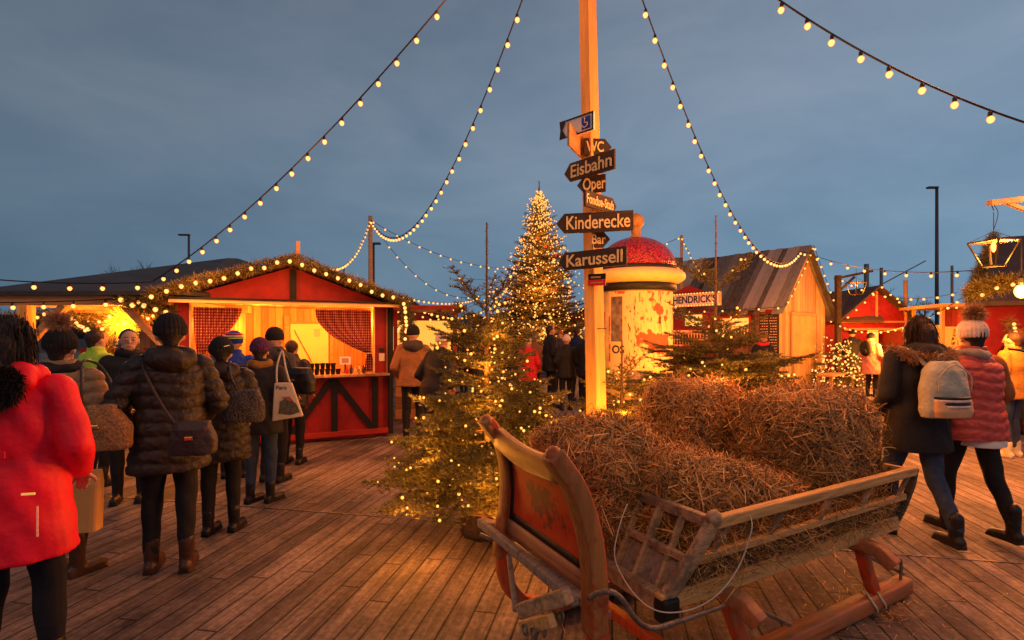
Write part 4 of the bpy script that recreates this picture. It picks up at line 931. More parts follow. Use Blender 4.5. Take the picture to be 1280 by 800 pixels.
b = MB(); b.lathe([(.635 * math.cos(R(a_)), 2.64 + .52 * math.sin(R(a_))) for a_ in range(0, 90, 6)] + [(.03, 3.16)], (0, 0, 0), 64)
m, nt, bs_ = new_mat('red_mosaic'); tc = N(nt, 'ShaderNodeTexCoord'); vo = N(nt, 'ShaderNodeTexVoronoi', Scale=26.0); L(nt, tc.outputs['Object'], vo.inputs['Vector'])
L(nt, ramp(nt, vo.outputs['Distance'], [(0, (.42, .012, .012)), (.5, (.32, .010, .010)), (.75, (.12, .006, .006))]), bs_.inputs['Base Color']); bs_.inputs['Roughness'].default_value = .25
bp = N(nt, 'ShaderNodeBump', Strength=.8, Distance=.02); bp.invert = True; L(nt, vo.outputs['Distance'], bp.inputs['Height']); L(nt, bp.outputs[0], bs_.inputs['Normal'])
b.build('dome', m, pcol, True)
b = MB(); b.lathe([(.13, 3.13), (.10, 3.17), (.075, 3.20), (.085, 3.27), (.075, 3.30), (.09, 3.32), (.125, 3.37), (.135, 3.42), (.12, 3.48), (.07, 3.535), (.01, 3.56)], (0, 0, 0), 24); b.build('finial', rough_mat('bronze_finial', (.45, .22, .06), .35, 8, .3, .2), pcol, True)
lamp(2.9, 7.0, 1.2, 42, .2, (1, .5, .08)); lamp(1.6, 6.9, .6, 10, .2, (1, .5, .08)); lamp(.9, 6.6, 1.6, 16, .2, (1, .5, .08)); lamp(1.9, 6.7, 2.3, 6, .2, (1, .5, .08)); lamp(1.6, 3.5, 2.9, 26, .3, (1, .5, .12)); lamp(1.25, 6.4, 2.9, 10, .3, (1, .5, .12))  # column light, and one lamp added in front to brighten the signs

# ================================================================== RED STALL (left)
rs = empty('red_stall', (-1.91, 7.9, 0), R(25.2), 'red wooden market stall with a lit counter window, gingham curtains and fir garland', 'market stall')
XL = -2.78; D2 = 2.3
b = MB(); b.box(((XL - .0) / 2, .03, .50), (-XL, .05, .86)); b.build('counter_front', 'stallred', rs)
b = MB(); b.box((XL / 2 + .01, .02, .10), (-XL + .1, .14, .08)); b.box((XL / 2, .1, .03), (-XL, .08, .05)); b.build('plinth', 'redwood', rs, bevel=.006)
b = MB(); b.box((XL / 2, -.02, .965), (-XL - .02, .30, .035)); b.build('counter', 'interior', rs, bevel=.004)
b = MB(); b.box((-.105, .03, 1.47), (.21, .05, 1.07)); b.box((XL + .08, .03, 1.47), (.16, .05, 1.07)); 
b.box((-.0275 + .03, D2 / 2 + .05, 1.03), (.05, D2, 1.9)); b.box((XL - .025, D2 / 2 + .05, 1.03), (.05, D2, 1.9)); b.box((XL / 2, D2 + .08, 1.03), (-XL, .05, 1.9)); b.build('wall', 'stallred', rs)
b = MB(); ax = -1.37
b.poly([(.02, .01, 2.0), (XL, .01, 2.0), (XL, .01, 2.03), (ax, .01, 2.53), (.02, .01, 2.03)], .05, (0, 1, 0)); b.build('gable', 'stallred', rs)
for s_ in ('rear',):
    b = MB(); b.poly([(.02, D2 + .05, 2.0), (XL, D2 + .05, 2.0), (XL, D2 + .05, 2.03), (ax, D2 + .05, 2.53), (.02, D2 + .05, 2.03)], .05, (0, 1, 0)); b.build('gable', 'stallred', rs)
for c_, d_ in (((ax + .02, -.012, 2.25), (.085, .04, .50)), ((.03, -.01, 1.02), (.07, .10, 1.95)), ((-.79, -.015, .52), (.085, .04, .80)), ((-.20, -.015, .52), (.085, .04, .80)), ((-1.95, -.015, .52), (.085, .04, .80))):
    b = MB(); b.box(c_, d_); b.build('timber_post', 'stallblack', rs)
for x0, x1 in ((-.79, -.24), (-.83, -1.37), (-1.95, -1.41), (-1.99, -2.5)):
    b = MB(); b.sweep([(x0, -.018, .90), (x1, -.018, .15)], (0, 1, 0), .042, .018); b.build('timber_brace', 'stallblack', rs)
b = MB(); b.box((XL / 2 + .04, -.22, 2.0), (-XL + .14, .10, .045)); b.build('shutter_edge', 'cream', rs, bevel=.004)
b = MB(); b.box((XL / 2 + .04, -.12, 2.035), (-XL + .2, .34, .03)); b.build('window_shutter', 'stallblack', rs)
b = MB(); b.box((XL + .175, .01, 1.47), (.022, .05, 1.0)); b.box((-.215, .01, 1.47), (.022, .05, 1.0)); b.build('window_frame', 'cream', rs)
b = MB(); b.box((XL / 2, D2 + .03, 1.3), (-XL - .05, .02, 1.5)); b.box((XL / 2, .02 + D2 / 2, 2.06), (-XL - .05, D2, .02)); b.box((XL + .02, D2 / 2, 1.5), (.02, D2, 1.1)); b.box((-.02, D2 / 2, 1.5), (.02, D2, 1.1))
b.box((XL / 2, D2 / 2, .12), (-XL, D2, .03)); b.build('lining', 'interior', rs)
b = MB(); b.box((-.985, D2 - .02, 1.24), (.66, .03, 1.05)); bd = b.build('back_door', rough_mat('pale_door', (.8, .62, .3), .6, 4, .08, 0), rs, bevel=.004)
b = MB(); b.sweep([(-1.25, D2 - .05, 1.65), (-.95, D2 - .05, 1.05)], (0, 1, 0), .006, .004); b.build('door_brace', 'leather', bd)
b = MB(); b.box((-.86, D2 - .045, 1.6), (.1, .006, .14)); b.build('notice', 'canvas', bd)
b = MB(); b.box((-1.37, D2 - .03, 1.3), (.09, .06, 1.2)); b.box((-.60, D2 - .03, 1.3), (.06, .06, 1.2)); b.box((-.985, D2 - .04, 1.79), (.78, .04, .03)); b.build('door_frame', 'pinebeam', bd)
# gingham curtains
m, nt, b = new_mat('red_gingham'); tc = N(nt, 'ShaderNodeTexCoord'); ck = []
sp2 = N(nt, 'ShaderNodeSeparateXYZ'); L(nt, tc.outputs['Object'], sp2.inputs[0])
def mm(op, a, c=None):
    n = N(nt, 'ShaderNodeMath', operation=op)
    for i, x in enumerate((a, c)):
        if x is None: continue
        if isinstance(x, (int, float)): n.inputs[i].default_value = x
        else: L(nt, x, n.inputs[i])
    return n.outputs[0]
fx = mm('GREATER_THAN', mm('FRACT', mm('DIVIDE', sp2.outputs['X'], .032)), .42); fz = mm('GREATER_THAN', mm('FRACT', mm('DIVIDE', sp2.outputs['Z'], .04)), .42)
L(nt, ramp(nt, mm('MULTIPLY', mm('ADD', fx, fz), .5), [(0, (.6, .42, .28)), (.5, (.32, .03, .015)), (1, (.2, .008, .006))]), b.inputs['Base Color']); b.inputs['Roughness'].default_value = .9
def curtain(x0, x1, tx, tz, y):
    """gathered cloth hanging from x0..x1 at the top, tied at (tx, tz), falling below"""
    vs, fs = [], []; nx, nz = 46, 26
    zt, zb = 1.94, 1.0
    for j in range(nz + 1):
        z = zt + (zb - zt) * j / nz
        for i in range(nx + 1):
            s_ = i / nx
            if z >= tz: k = ((zt - z) / (zt - tz)); wl, wr = x0 + (tx - .04 - x0) * k ** 2.2, x1 + (tx + .04 - x1) * k ** 1.6
            else: k = (tz - z) / (tz - zb); wl, wr = tx - .04 - .05 * k, tx + .04 + .05 * k
            x = wl + (wr - wl) * s_; dens_ = 1
            vs.append((x, y + .022 * math.sin(s_ * 42 + z * 2), z))
    fs = [(j * (nx + 1) + i, j * (nx + 1) + i + 1, (j + 1) * (nx + 1) + i + 1, (j + 1) * (nx + 1) + i) for j in range(nz) for i in range(nx)]
    c = MB(); c.add(vs, fs); return c.build('curtain', m, rs, True)
curtain(XL + .2, XL + .78, XL + .28, 1.30, .09); curtain(-1.05, -.24, -.27, 1.28, .09)
b = MB(); b.tube([(-.27 + .05 * math.cos(a_ * PI / 6), .09 + .05 * math.sin(a_ * PI / 6), 1.28) for a_ in range(13)], .008, 6); b.build('curtain_tie', 'cream', rs)
b = MB()
for sgn, xe in ((1, .2), (-1, -2.98)):
    pl = [(ax, -.32, 2.60), (xe, -.32, 2.06), (xe, D2 + .4, 2.06), (ax, D2 + .4, 2.60)]
    b.poly(pl, -.05, (0, 0, 1))
b.build('roof', 'roofbrown', rs)
b = MB(); b.box((ax + .08, -.1, 2.72), (.05, .05, .34)); b.build('ridge_post', 'pinebeam', rs)
b = MB(); b.box((-.10, -.005, 1.22), (.085, .012, .12)); b.build('notice', 'canvas', rs, bevel=.002); b = MB(); b.box((-.10, -.006, 1.33), (.075, .01, .06)); b.build('notice', 'black', rs)
lamp(-3.0, 8.35, 1.85, 34, .12, (1, .42, .07)); lamp(-2.45, 8.9, 1.8, 26, .12, (1, .46, .08)); lamp(-4.0, 8.2, 1.8, 26, .12, (1, .42, .07))
# goods on the counter (world placed from the stall frame)
SM = Matrix.Translation((-1.91, 7.9, 0)) @ Matrix.Rotation(R(25.2), 4, 'Z')
def sw(x, y, z): return SM @ Vector((x, y, z))
cupb = MB(); cupb.lathe([(.028, 0), (.034, .05), (.036, .075), (.036, .083)], (0, 0, 0), 14); CUP = shared('cup', cupb, 'blackleather')
for row_, z_, n_ in ((0, .984, 9), (1, 1.068, 7)):
    for i in range(n_):
        o = bpy.data.objects.new('cup', CUP); COL.objects.link(o); o.location = sw(-1.33 + i * .074 + row_ * .08, -.02, z_)
        tag(o, ('dark mug in the lower row on the stall counter' if row_ == 0 else 'dark mug stacked in the upper row on the stall counter'), 'mug', 'dark mugs, lower row' if row_ == 0 else 'dark mugs, upper row')
for i, (x, c_, h_) in enumerate(((-.55, 'boot', .13), (-.49, 'cream', .10), (-.43, 'gold', .14), (-.37, 'boot', .12), (-.61, 'santa_red', .10))):
    o = MB(); o.lathe([(.022, 0), (.024, .01), (.024, h_ * .6), (.010, h_ * .78), (.010, h_), (.012, h_ + .004)], (0, 0, 0), 14); ob = o.build('bottle', c_, None, True); ob.location = sw(x, .0, .984)
    tag(ob, ['dark brown bottle on the counter, second from the left', 'short cream bottle on the counter', 'tallest golden bottle on the stall counter', 'dark brown bottle on the counter nearest the curtain', 'short red bottle left of the other bottles'][i], 'bottle')
cr = empty('sign_card', sw(-.62, .12, .984), R(25.2), 'small white sign card standing behind the bottles', 'sign card')
b = MB(); b.box((0, 0, .19), (.16, .01, .12)); b.build('card', 'white', cr); b = MB(); b.box((0, .0, .07), (.02, .02, .13)); b.box((0, 0, .006), (.08, .06, .012)); b.build('foot', 'black', cr)
b = MB(); b.box((0, -.007, .19), (.10, .004, .07)); b.build('picture', 'paper', cr)
# garland along the roof
def garland(label, pts, r, n, seed=1, bulbs=0, bs=1.0, nl=.08, nw=.012, cat='garland', group=None, far=False, name='garland'):
    rn = np.random.default_rng(seed); root = empty(name, pts[0], 0, label, cat, group); P0 = np.array(pts[0])
    q = np.array([list(p) for p in pts]); sl = np.linalg.norm(np.diff(q, axis=0), axis=1); cum = np.concatenate([[0], np.cumsum(sl)])
    t = rn.random(n) * cum[-1]; i = np.clip(np.searchsorted(cum, t) - 1, 0, len(sl) - 1); f = ((t - cum[i]) / sl[i])[:, None]
    c = q[i] * (1 - f) + q[i + 1] * f; o = rn.normal(0, 1, (n, 3)); o /= np.linalg.norm(o, axis=1)[:, None]
    lump = 1 + .35 * np.sin(t * 9 + seed)[:, None]; p = c + o * r * rn.random((n, 1)) ** .6 * lump - P0; d = o + rn.normal(0, .6, (n, 3)); d /= np.linalg.norm(d, axis=1)[:, None]
    s_ = np.cross(d, rn.normal(0, 1, (n, 3))); s_ /= np.linalg.norm(s_, axis=1)[:, None]; tri_mesh('greenery', np.stack([p - s_ * nw / 2, p + s_ * nw / 2, p + d * nl * rn.uniform(.6, 1.2, (n, 1))], 1), 'needle', root)
    for k in range(bulbs):
        tt = (k + .5) / bulbs * cum[-1]; j = min(len(sl) - 1, int(np.searchsorted(cum, tt) - 1)); ff = (tt - cum[j]) / sl[j]; cc = q[j] * (1 - ff) + q[j + 1] * ff - P0
        put('bulb', FARB if far else BULB, root, Vector(cc) + Vector((0, -r * .9, random.uniform(-.6, .2) * r)), bs)
    return root
garland('thick fir garland with bulbs along the gable of the red stall', [sw(-3.02, -.34, 2.06), sw(ax, -.34, 2.62), sw(.25, -.34, 2.05)], .062, 8000, 3, 21, .9, .08, .009)
garland('fir garland hanging down the right corner of the red stall', [sw(.2, -.3, 2.05), sw(.28, -.1, 1.7), sw(.26, .0, 1.45)], .08, 2600, 4, 9, .9, .08, .010)
garland('leafy garland under the left end of the stall roof', [at(150, 372, 6.6), at(205, 385, 6.6), at(230, 395, 6.9)], .09, 3000, 5, 6, 1.0, .09, .012)

for x_ in (-2.4, -1.37, -.4): q_ = sw(x_, -.75, 2.45); lamp(q_.x, q_.y, q_.z, 4.5, .2)
q_ = sw(-1.0, -1.2, 1.9); lamp(q_.x, q_.y, q_.z, 4, .3)
# ================================================================== LEFT SHELTER
sh_ = empty('timber_shelter', (-5.4, 9.0, 0), 0, 'open timber shelter with a low dark hipped roof and braced posts at the left', 'shelter')
O_ = Vector((5.4, -9.0, 0))
b = MB(); A_ = Vector((-6.95, 6.5, 2.12)); B_ = Vector((-4.15, 6.5, 2.12)); C_ = Vector((-2.6, 13.5, 2.12)); E_ = Vector((-10.5, 13.5, 2.12)); pk = at(285, 322.5, 9.8); pk2 = at(297, 323, 10.4)
vs = [p + O_ for p in (A_, B_, C_, E_, pk, pk2)]; b.add(vs + [v - Vector((0, 0, .05)) for v in vs[:4]], [(0, 1, 5, 4), (1, 2, 5), (2, 3, 4, 5), (3, 0, 4), (9, 8, 7, 6), (0, 6, 7, 1), (1, 7, 8, 2), (2, 8, 9, 3), (3, 9, 6, 0)]); b.build('roof', 'roofdark', sh_)
def shpart(nm, p0, p1, w=.11, h=.13, mt='pinebeam'):
    b = MB(); p0, p1 = Vector(p0) + O_, Vector(p1) + O_; d = (p1 - p0).normalized(); up = (0, 0, 1) if abs(d.z) < .8 else (0, 1, 0); b.bar(p0, p1, w, h, up); b.build(nm, mt, sh_, bevel=.004)
shpart('beam', (-7.6, 6.62, 2.02), (-4.4, 6.62, 2.02), .10, .15); shpart('beam', (-7.6, 8.6, 2.0), (-4.4, 8.6, 2.0), .10, .14); shpart('beam', (-6.3, 6.66, 2.0), (-6.3, 12, 2.0)); shpart('beam', (-4.6, 6.66, 1.98), (-4.9, 9, 1.98))
for x, y in ((-6.28, 6.62), (-4.55, 6.75), (-6.9, 8.6), (-4.75, 8.6), (-8.9, 8.6)): shpart('post', (x, y, 0), (x, y, 1.95), .13, .13, 'pine')
for p0, p1 in (((-6.2, 6.62, 1.50), (-5.78, 6.62, 1.95)), ((-6.8, 8.6, 1.5), (-6.4, 8.6, 1.93)), ((-4.85, 8.6, 1.45), (-5.3, 8.6, 1.93)), ((-4.6, 6.72, 1.45), (-5.05, 6.68, 1.95)), ((-6.28, 6.7, 1.5), (-6.28, 7.2, 1.95))): shpart('brace', p0, p1, .07, .09)
b = MB(); b.box((-.9 + .0, 1.0, .65), (4.2, .08, 1.3)); b.build('back_wall', 'stallred', sh_)
b = MB(); b.box((-1.2, 3.6, 1.2), (6, .06, 2.3)); b.build('rear_wall', 'interior', sh_)
garland('string of foliage and lights across the inside of the shelter', [at(-20, 400, 8.4), at(60, 392, 8.6), at(130, 402, 8.4), at(200, 392, 8.0)], .11, 3500, 6, 30, .9, .09, .014)
garland('fir branches with lights left of the straw star at the shelter post', [at(100, 402, 7.9), at(128, 418, 7.6), at(140, 452, 7.6), at(132, 470, 7.6)], .09, 2500, 7, 20, .85, .08, .012)
sr = empty('straw_star', at(152, 402, 7.0), 0, 'glowing golden bundle of straw twigs lit from inside under the shelter', 'decoration')
n = 2600; g = RNG.normal(0, 1, (n, 3)); g /= np.linalg.norm(g, axis=1)[:, None]; g[:, 1] *= .5; c_ = g * RNG.random((n, 1)) * .14 * np.array([1, 1, 1.2]); d = g + RNG.normal(0, .35, (n, 3)) + np.array([0, 0, -.3]); d /= np.linalg.norm(d, axis=1)[:, None]
s_ = np.cross(d, RNG.normal(0, 1, (n, 3))); s_ /= np.linalg.norm(s_, axis=1)[:, None]
tri_mesh('straw_twigs', np.stack([c_ - s_ * .006, c_ + s_ * .006, c_ + d * .17], 1), rough_mat('golden_straw', (.7, .5, .12), .6, 5, .3, 0, island=True), sr)
for k in range(16): put('bulb', FARB, sr, Vector(RNG.normal(0, .08, 3)), .7)
lamp(*at(152, 402, 6.75), 14, .05, (1, .58, .08)); lamp(-5.6, 7.6, 1.8, 30, .15, (1, .4, .07)); lamp(-6.9, 8.0, 1.8, 26, .15, (1, .4, .07)); lamp(-5.0, 9.0, 1.7, 30, .15, (1, .4, .07))
b = MB(); b.box((0, 0, .5), (1.6, .6, .95)); b.box((0, 0, 1.0), (1.75, .75, .05)); tb = empty('shelter_counter', (-5.7, 8.0, 0), R(5), 'red counter inside the left shelter', 'counter'); b.build('counter_body', 'stallred', tb, bevel=.01)

# crate stall right of the red stall
cs = empty('crate_stall', (-1.62, 9.6, 0), R(12), 'board-fronted stall with yellow lit window behind the people beside the red stall', 'market stall')
b = MB(); b.box((0, 0, .5), (1.1, .06, 1.0)); b.build('counter_front', wood_mat('crate_boards', (.5, .22, .07), .6, 'X', .6, plank=('Z', .2)), cs)
b = MB(); b.box((0, .9, 1.4), (1.1, .05, .9)); b.build('glow_back', 'shopglow', cs)  # self-glowing panel in place of a lamplit interior
b = MB(); b.box((0, .3, 2.05), (1.4, 1.6, .08)); b.build('roof', 'stallred', cs); b = MB()
for x in (-.55, .55): b = MB(); b.box((x, 0, 1.5), (.07, .07, 1.05)); b.build('post', 'redwood', cs)

# ================================================================== WOODEN HUT with the name sign
# local x runs along the long side to the left rear, the gable stands at x = 0 facing right front
C0 = at(974, 418, 14.0); C0.z = 0
g_dir = Vector((9.8 - C0.x, 2.0, 0)).normalized(); ang = math.atan2(g_dir.y, g_dir.x)     # along the gable
hut = empty('wooden_hut', C0, ang, 'tall narrow hut of rough boards with a steep roof and lit gable', 'hut')
GW, EZ, AZ, HL = 3.15, 2.42, 4.08, 5.2         # local x = gable width, local y = depth of the long side
b = MB(); b.poly([(0, 0, 0), (GW, 0, 0), (GW, 0, EZ), (GW / 2, 0, AZ), (0, 0, EZ)], .05, (0, 1, 0)); b.build('gable', 'gableplank', hut); b = MB(); b.poly([(0, HL, 0), (GW, HL, 0), (GW, HL, EZ), (GW / 2, HL, AZ), (0, HL, EZ)], -.05, (0, 1, 0)); b.build('gable', 'gableplank', hut)
b = MB(); b.box((1.55, -.025, 1.52), (1.62, .04, 1.22)); ht = b.build('hatch', rough_mat('hatch_board', (.60, .30, .09), .6, 3, .25, .2), hut, bevel=.004)
b = MB(); b.box((1.55, -.04, 2.16), (1.85, .07, .07)); b.box((1.55, -.04, .88), (1.85, .07, .06)); b.box((.70, -.03, 1.52), (.07, .04, 1.2)); b.box((2.40, -.03, 1.52), (.07, .04, 1.2)); b.build('frame', 'pinebeam', ht)
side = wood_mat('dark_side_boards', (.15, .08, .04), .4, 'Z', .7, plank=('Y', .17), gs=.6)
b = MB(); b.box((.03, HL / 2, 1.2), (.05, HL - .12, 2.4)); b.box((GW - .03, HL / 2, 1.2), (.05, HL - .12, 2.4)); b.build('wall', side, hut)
m = wood_mat('striped_roof_boards', (.27, .21, .18), .3, 'X', .75, plank=('Y', .2), gs=.5)
nt = m.node_tree
b = MB()
for sx_, x0 in ((1, -.22), (-1, GW + .22)):
    rng_ = random.Random(4); y = -.22
    while y < HL + .15:                    # separate overlapping roof boards of uneven length, one roof
        w_ = rng_.uniform(.13, .2); lo = rng_.uniform(-.1, .06); up_ = rng_.uniform(.0, .03); k = (AZ - EZ) / (GW / 2)
        a0 = Vector((x0 + lo * sx_, y, EZ + .04 - k * .22 + lo * k + up_)); a1 = Vector((GW / 2, y, AZ + .07 + up_))
        b.add([a0, a0 + Vector((0, w_, 0)), a1 + Vector((0, w_, 0)), a1, a0 - Vector((0, 0, .03)), a0 + Vector((0, w_, -.03)), a1 + Vector((0, w_, -.03)), a1 - Vector((0, 0, .03))], [(0, 1, 2, 3), (7, 6, 5, 4), (0, 4, 5, 1), (3, 2, 6, 7), (0, 3, 7, 4), (1, 5, 6, 2)]); y += w_ + .006
m = rough_mat('striped_roof_boards', (.13, .118, .115), .8, 6, .9, .3, scale=(1, 6, 1), island=True); b.build('roof', m, hut)
hm_ = Matrix.Translation(C0) @ Matrix.Rotation(ang, 4, 'Z')
def hw(x, y, z): return hm_ @ Vector((x, y, z))
# long side at local x=0 facing left-front: (normal -x); y grows to the rear left
b = MB(); b.box((-.04, 1.24, 1.8), (.05, .9, .48)); wd = b.build('lit_window', 'shopglow', hut)
b = MB(); b.box((-.06, 1.24, 2.07), (.08, 1.0, .06)); b.box((-.06, 1.24, 1.53), (.12, 1.0, .05)); b.box((-.06, .77, 1.8), (.08, .06, .48)); b.box((-.06, 1.71, 1.8), (.08, .06, .48)); b.build('frame', 'redwood', wd)
b = MB(); b.box((-.075, 1.24, 1.8), (.03, .86, .015))
b.build('shelf', 'boot', wd)
_q = MB(); _q.lathe([(.03, 0), (.03, .1), (.012, .13), (.012, .16)], (0, 0, 0), 8); BOT = shared('bottle', _q, 'boot')
for k in range(9): put('bottle', BOT, wd, (-.09, .88 + k * .09, 1.56))
b = MB(); b.box((-.03, .27, 1.5), (.03, .50, 1.25)); mb_ = b.build('menu_board', 'black', hut, bevel=.004)
rt_ = random.Random(5)
for cy in (.14, .38):
    for k in range(15):
        b = MB(); y = cy - .09
        while y < cy + .09: w_ = rt_.uniform(.015, .05); b.box((-.047, y + w_ / 2, 2.02 - k * .075), (.004, w_, .022)); y += w_ + rt_.uniform(.01, .03)
        b.build('chalk_line', 'canvas', mb_)
b = MB(); b.box((-.04, .27, 2.22), (.02, .4, .08)); b.build('name_plate', 'stallred', hut)
# red shop front on the long side
b = MB(); b.box((-.10, 2.95, 1.2), (.16, 2.3, 2.3)); sf = b.build('shop_front', 'stallred', hut, bevel=.01)
b = MB(); b.box((-.24, 2.45, 2.0), (.06, .55, .34)); b.build('lit_panel', 'yellowglow', sf)
b = MB(); b.box((-.22, 2.75, 1.45), (.05, 1.5, .5)); b.build('glow_shelf', glow_mat('glowing_red_shelf', (1, .1, .01), .6), sf)  # shelf backing glows by itself, lamplight put into its material
b = MB()
for z in (1.27, 1.45, 1.62): b.box((-.27, 2.75, z), (.08, 1.5, .02))
b.build('shelf', 'boot', sf)
for k in range(30): put('bottle', BOT, sf, (-.27, 2.05 + (k % 15) * .1, 1.28 + .18 * (k // 15)), .9)
b = MB(); b.box((-.38, 2.35, 2.62), (.07, 1.75, .40)); sg = b.build('name_sign', 'cream', hut, bevel=.005)
b = MB(); b.box((-.42, 2.35, 2.62), (.02, 1.65, .26)); b.build('panel', 'white', sg)
text('lettering', "HENDRICK'S", .30, 'black', sg, (-.435, 2.32, 2.62), rot=(PI / 2, 0, -PI / 2), width=1.45, extr=.003, bold=.006)
for z in (2.44, 2.80):
    for k in range(18): put('bulb', FARB, sg, (-.44, 1.51 + k * .099, z + .03), .62)
b = MB(); b.poly([(-.36, 1.9, 2.82), (-.36, 3.2, 2.82), (-.36, 2.55, 3.08)], .05, (1, 0, 0)); b.build('pediment', 'stallred', sg)
light_string('row of bulbs down the front left edge of the wooden hut gable', hw(GW / 2, -.28, AZ + .05), hw(-.25, -.28, EZ - .1), .05, .28, False, None, bs=.85)
light_string('row of bulbs down the right edge of the wooden hut gable', hw(GW / 2, -.28, AZ + .05), hw(GW + .25, -.28, EZ - .1), .05, .33, False, None, bs=.85)
light_string('row of bulbs under the long eave of the wooden hut', hw(-.28, -.2, EZ - .12), hw(-.28, 4.9, EZ - .05), .05, .55, False, None, bs=.85)
bn = empty('bench', hw(1.9, -.75, 0), ang + R(4), 'plain plank bench in front of the wooden hut gable', 'bench')
b = MB(); b.box((0, 0, .45), (2.3, .42, .05)); b.build('seat', 'pinebeam', bn, bevel=.006)
for x in (-1.05, 1.05): b = MB(); b.box((x, -.15, .215), (.07, .07, .42)); b.box((x, .15, .215), (.07, .07, .42)); b.build('leg', 'pinebeam', bn)
lamp(9.2, 12.6, 1.3, 130, .3, (1, .46, .07)); lamp(10.2, 14.0, .9, 60, .3, (1, .52, .1)); lamp(7.6, 12.2, 3.0, 60, .3, (1, .46, .08)); lamp(5.0, 13.6, 1.7, 30, .2, (1, .16, .03)); lamp(5.9, 13.0, 1.9, 20, .2, (1, .4, .06))

# ================================================================== RIGHT BACKGROUND
def stall(name, label, pos, rz, w, d, ez, az, wall='stallred', roof='roofbrown', glow='yellowglow', win=(.1, .9, .95, 1.9), cat='market stall', group=None, trim=True, gboards=False, lights=True):
    r = empty(name, pos, rz, label, cat, group); x = w / 2; wx0, wx1 = -x + w * win[0], -x + w * win[1]
    b = MB(); b.box((0, 0, win[2] / 2), (w, .06, win[2])); b.box(((-x + wx0) / 2, 0, (win[2] + ez) / 2), (wx0 + x, .06, ez - win[2])); b.box(((x + wx1) / 2, 0, (win[2] + ez) / 2), (x - wx1, .06, ez - win[2])); b.box(((wx0 + wx1) / 2, 0, (win[3] + ez) / 2), (wx1 - wx0, .06, ez - win[3]))
    b.box((-x + .03, d / 2 + .04, ez / 2), (.06, d, ez)); b.box((x - .03, d / 2 + .04, ez / 2), (.06, d, ez)); b.box((0, d + .06, ez / 2), (w, .05, ez)); b.build('wall', wall, r)
    b = MB(); b.poly([(-x, -.02, ez), (x, -.02, ez), (0, -.02, az)], .06, (0, 1, 0)); b.build('gable', wall, r)
    b = MB(); b.poly([(0, -.3, az + .08), (x + .25, -.3, ez - .08), (x + .25, d + .3, ez - .08), (0, d + .3, az + .08)], .06, (0, 0, 1)); b.poly([(0, -.3, az + .08), (-x - .25, -.3, ez - .08), (-x - .25, d + .3, ez - .08), (0, d + .3, az + .08)], .06, (0, 0, 1)); b.build('roof', roof, r)
    b = MB(); b.box(((wx0 + wx1) / 2, d * .6, (win[2] + win[3]) / 2), (wx1 - wx0, .03, win[3] - win[2])); b.build('glow_back', glow, r)  # emissive panel standing in for the lamplit inside of the stall
    if trim:
        b = MB(); b.box(((wx0 + wx1) / 2, -.06, win[2]), (wx1 - wx0 + .2, .2, .05)); b.box(((wx0 + wx1) / 2, -.05, win[3]), (wx1 - wx0 + .2, .1, .08)); b.box((0, -.05, ez), (w, .05, .06)); b.box((0, -.05, (ez + az) / 2 - .05), (.06, .05, az - ez)); b.build('trim', 'pinebeam', r)
    rg = random.Random(int(w * 100))
    for k in range(8): o = put('bottle', BOT, r, (rg.uniform(wx0 + .1, wx1 - .1), d * .25, win[2] + .03), rg.uniform(1.2, 2.2))
    if lights:
        for sgn in (-1, 1):
            k = int(math.hypot(w / 2, az - ez) / .3)
            for i in range(k + 1): t = i / k; put('bulb', FARB, r, (sgn * (x + .2) * t, -.36, az + .08 - (az - ez + .16) * t), 1.0)
    return r
stall('gabled_stall', 'small red stall with steep bulb-lined gable and yellow window right of the lit bush', (11.2 + 1.3, 17.6, 0), R(-6), 2.3, 2.6, 2.0, 3.1, win=(.08, .92, .95, 1.75))
lw = empty('long_stall', (11.0, 19.0, 0), R(-12), 'dark roofed low red stall between the wooden hut and the gabled stall', 'market stall')
b = MB(); b.box((.2, 0, 1.0), (2.6, 2.2, 2.0)); b.build('wall', 'stallred', lw); b = MB(); b.poly([(-1.3, -1.3, 2.0), (1.9, -1.3, 2.0), (1.9, .2, 3.1), (-1.3, .2, 3.1)], .06, (0, 0, 1)); b.poly([(-1.3, .2, 3.1), (1.9, .2, 3.1), (1.9, 1.6, 2.0), (-1.3, 1.6, 2.0)], .06, (0, 0, 1)); b.build('roof', 'roofbrown', lw)
ck_ = empty('canopy_stall', (14.5, 15.6, 0), R(-14), 'flat canopied stall with an orange fascia and crowded lit shelves on the right', 'market stall')
b = MB(); b.box((0, 0, 2.42), (3.6, 2.6, .10)); b.build('canopy', 'pinebeam', ck_, bevel=.01)
b = MB(); b.box((0, -.6, 2.05), (3.0, .06, .5)); b.build('valance', wood_mat('red_slat_valance', (.42, .04, .015), .6, 'Z', .6, plank=('X', .14)), ck_)
b = MB(); b.box((0, .9, 1.4), (3.0, .05, .95)); b.build('glow_back', 'warmglow', ck_); b = MB(); b.box((0, -.6, .45), (3.0, .08, .9)); b.box((0, -.6, .93), (3.1, .4, .05)); b.build('counter_front', 'stallred', ck_)  # the back panel glows in place of interior lamps
b = MB()
for x in (-1.5, 1.5):
    for y in (-.66, 1.0): b = MB(); b.box((x, y, 1.2), (.08, .08, 2.35)); b.build('post', 'pine', ck_)
rg = random.Random(9); _q = MB(); _q.lathe([(.04, 0), (.06, .05), (.05, .15), (.02, .27)], (0, 0, 0), 8); JAR = shared('jar', _q, 'gold')
for k in range(34): put('jar', JAR, ck_, (rg.uniform(-1.4, 1.4), rg.choice((-.2, .2, .6)), rg.choice((.95, 1.25, 1.5))), rg.uniform(.7, 1.2))
for k in range(16): put('bulb', FARB, ck_, (-1.7 + k * .22, -1.32, 2.36), .9)
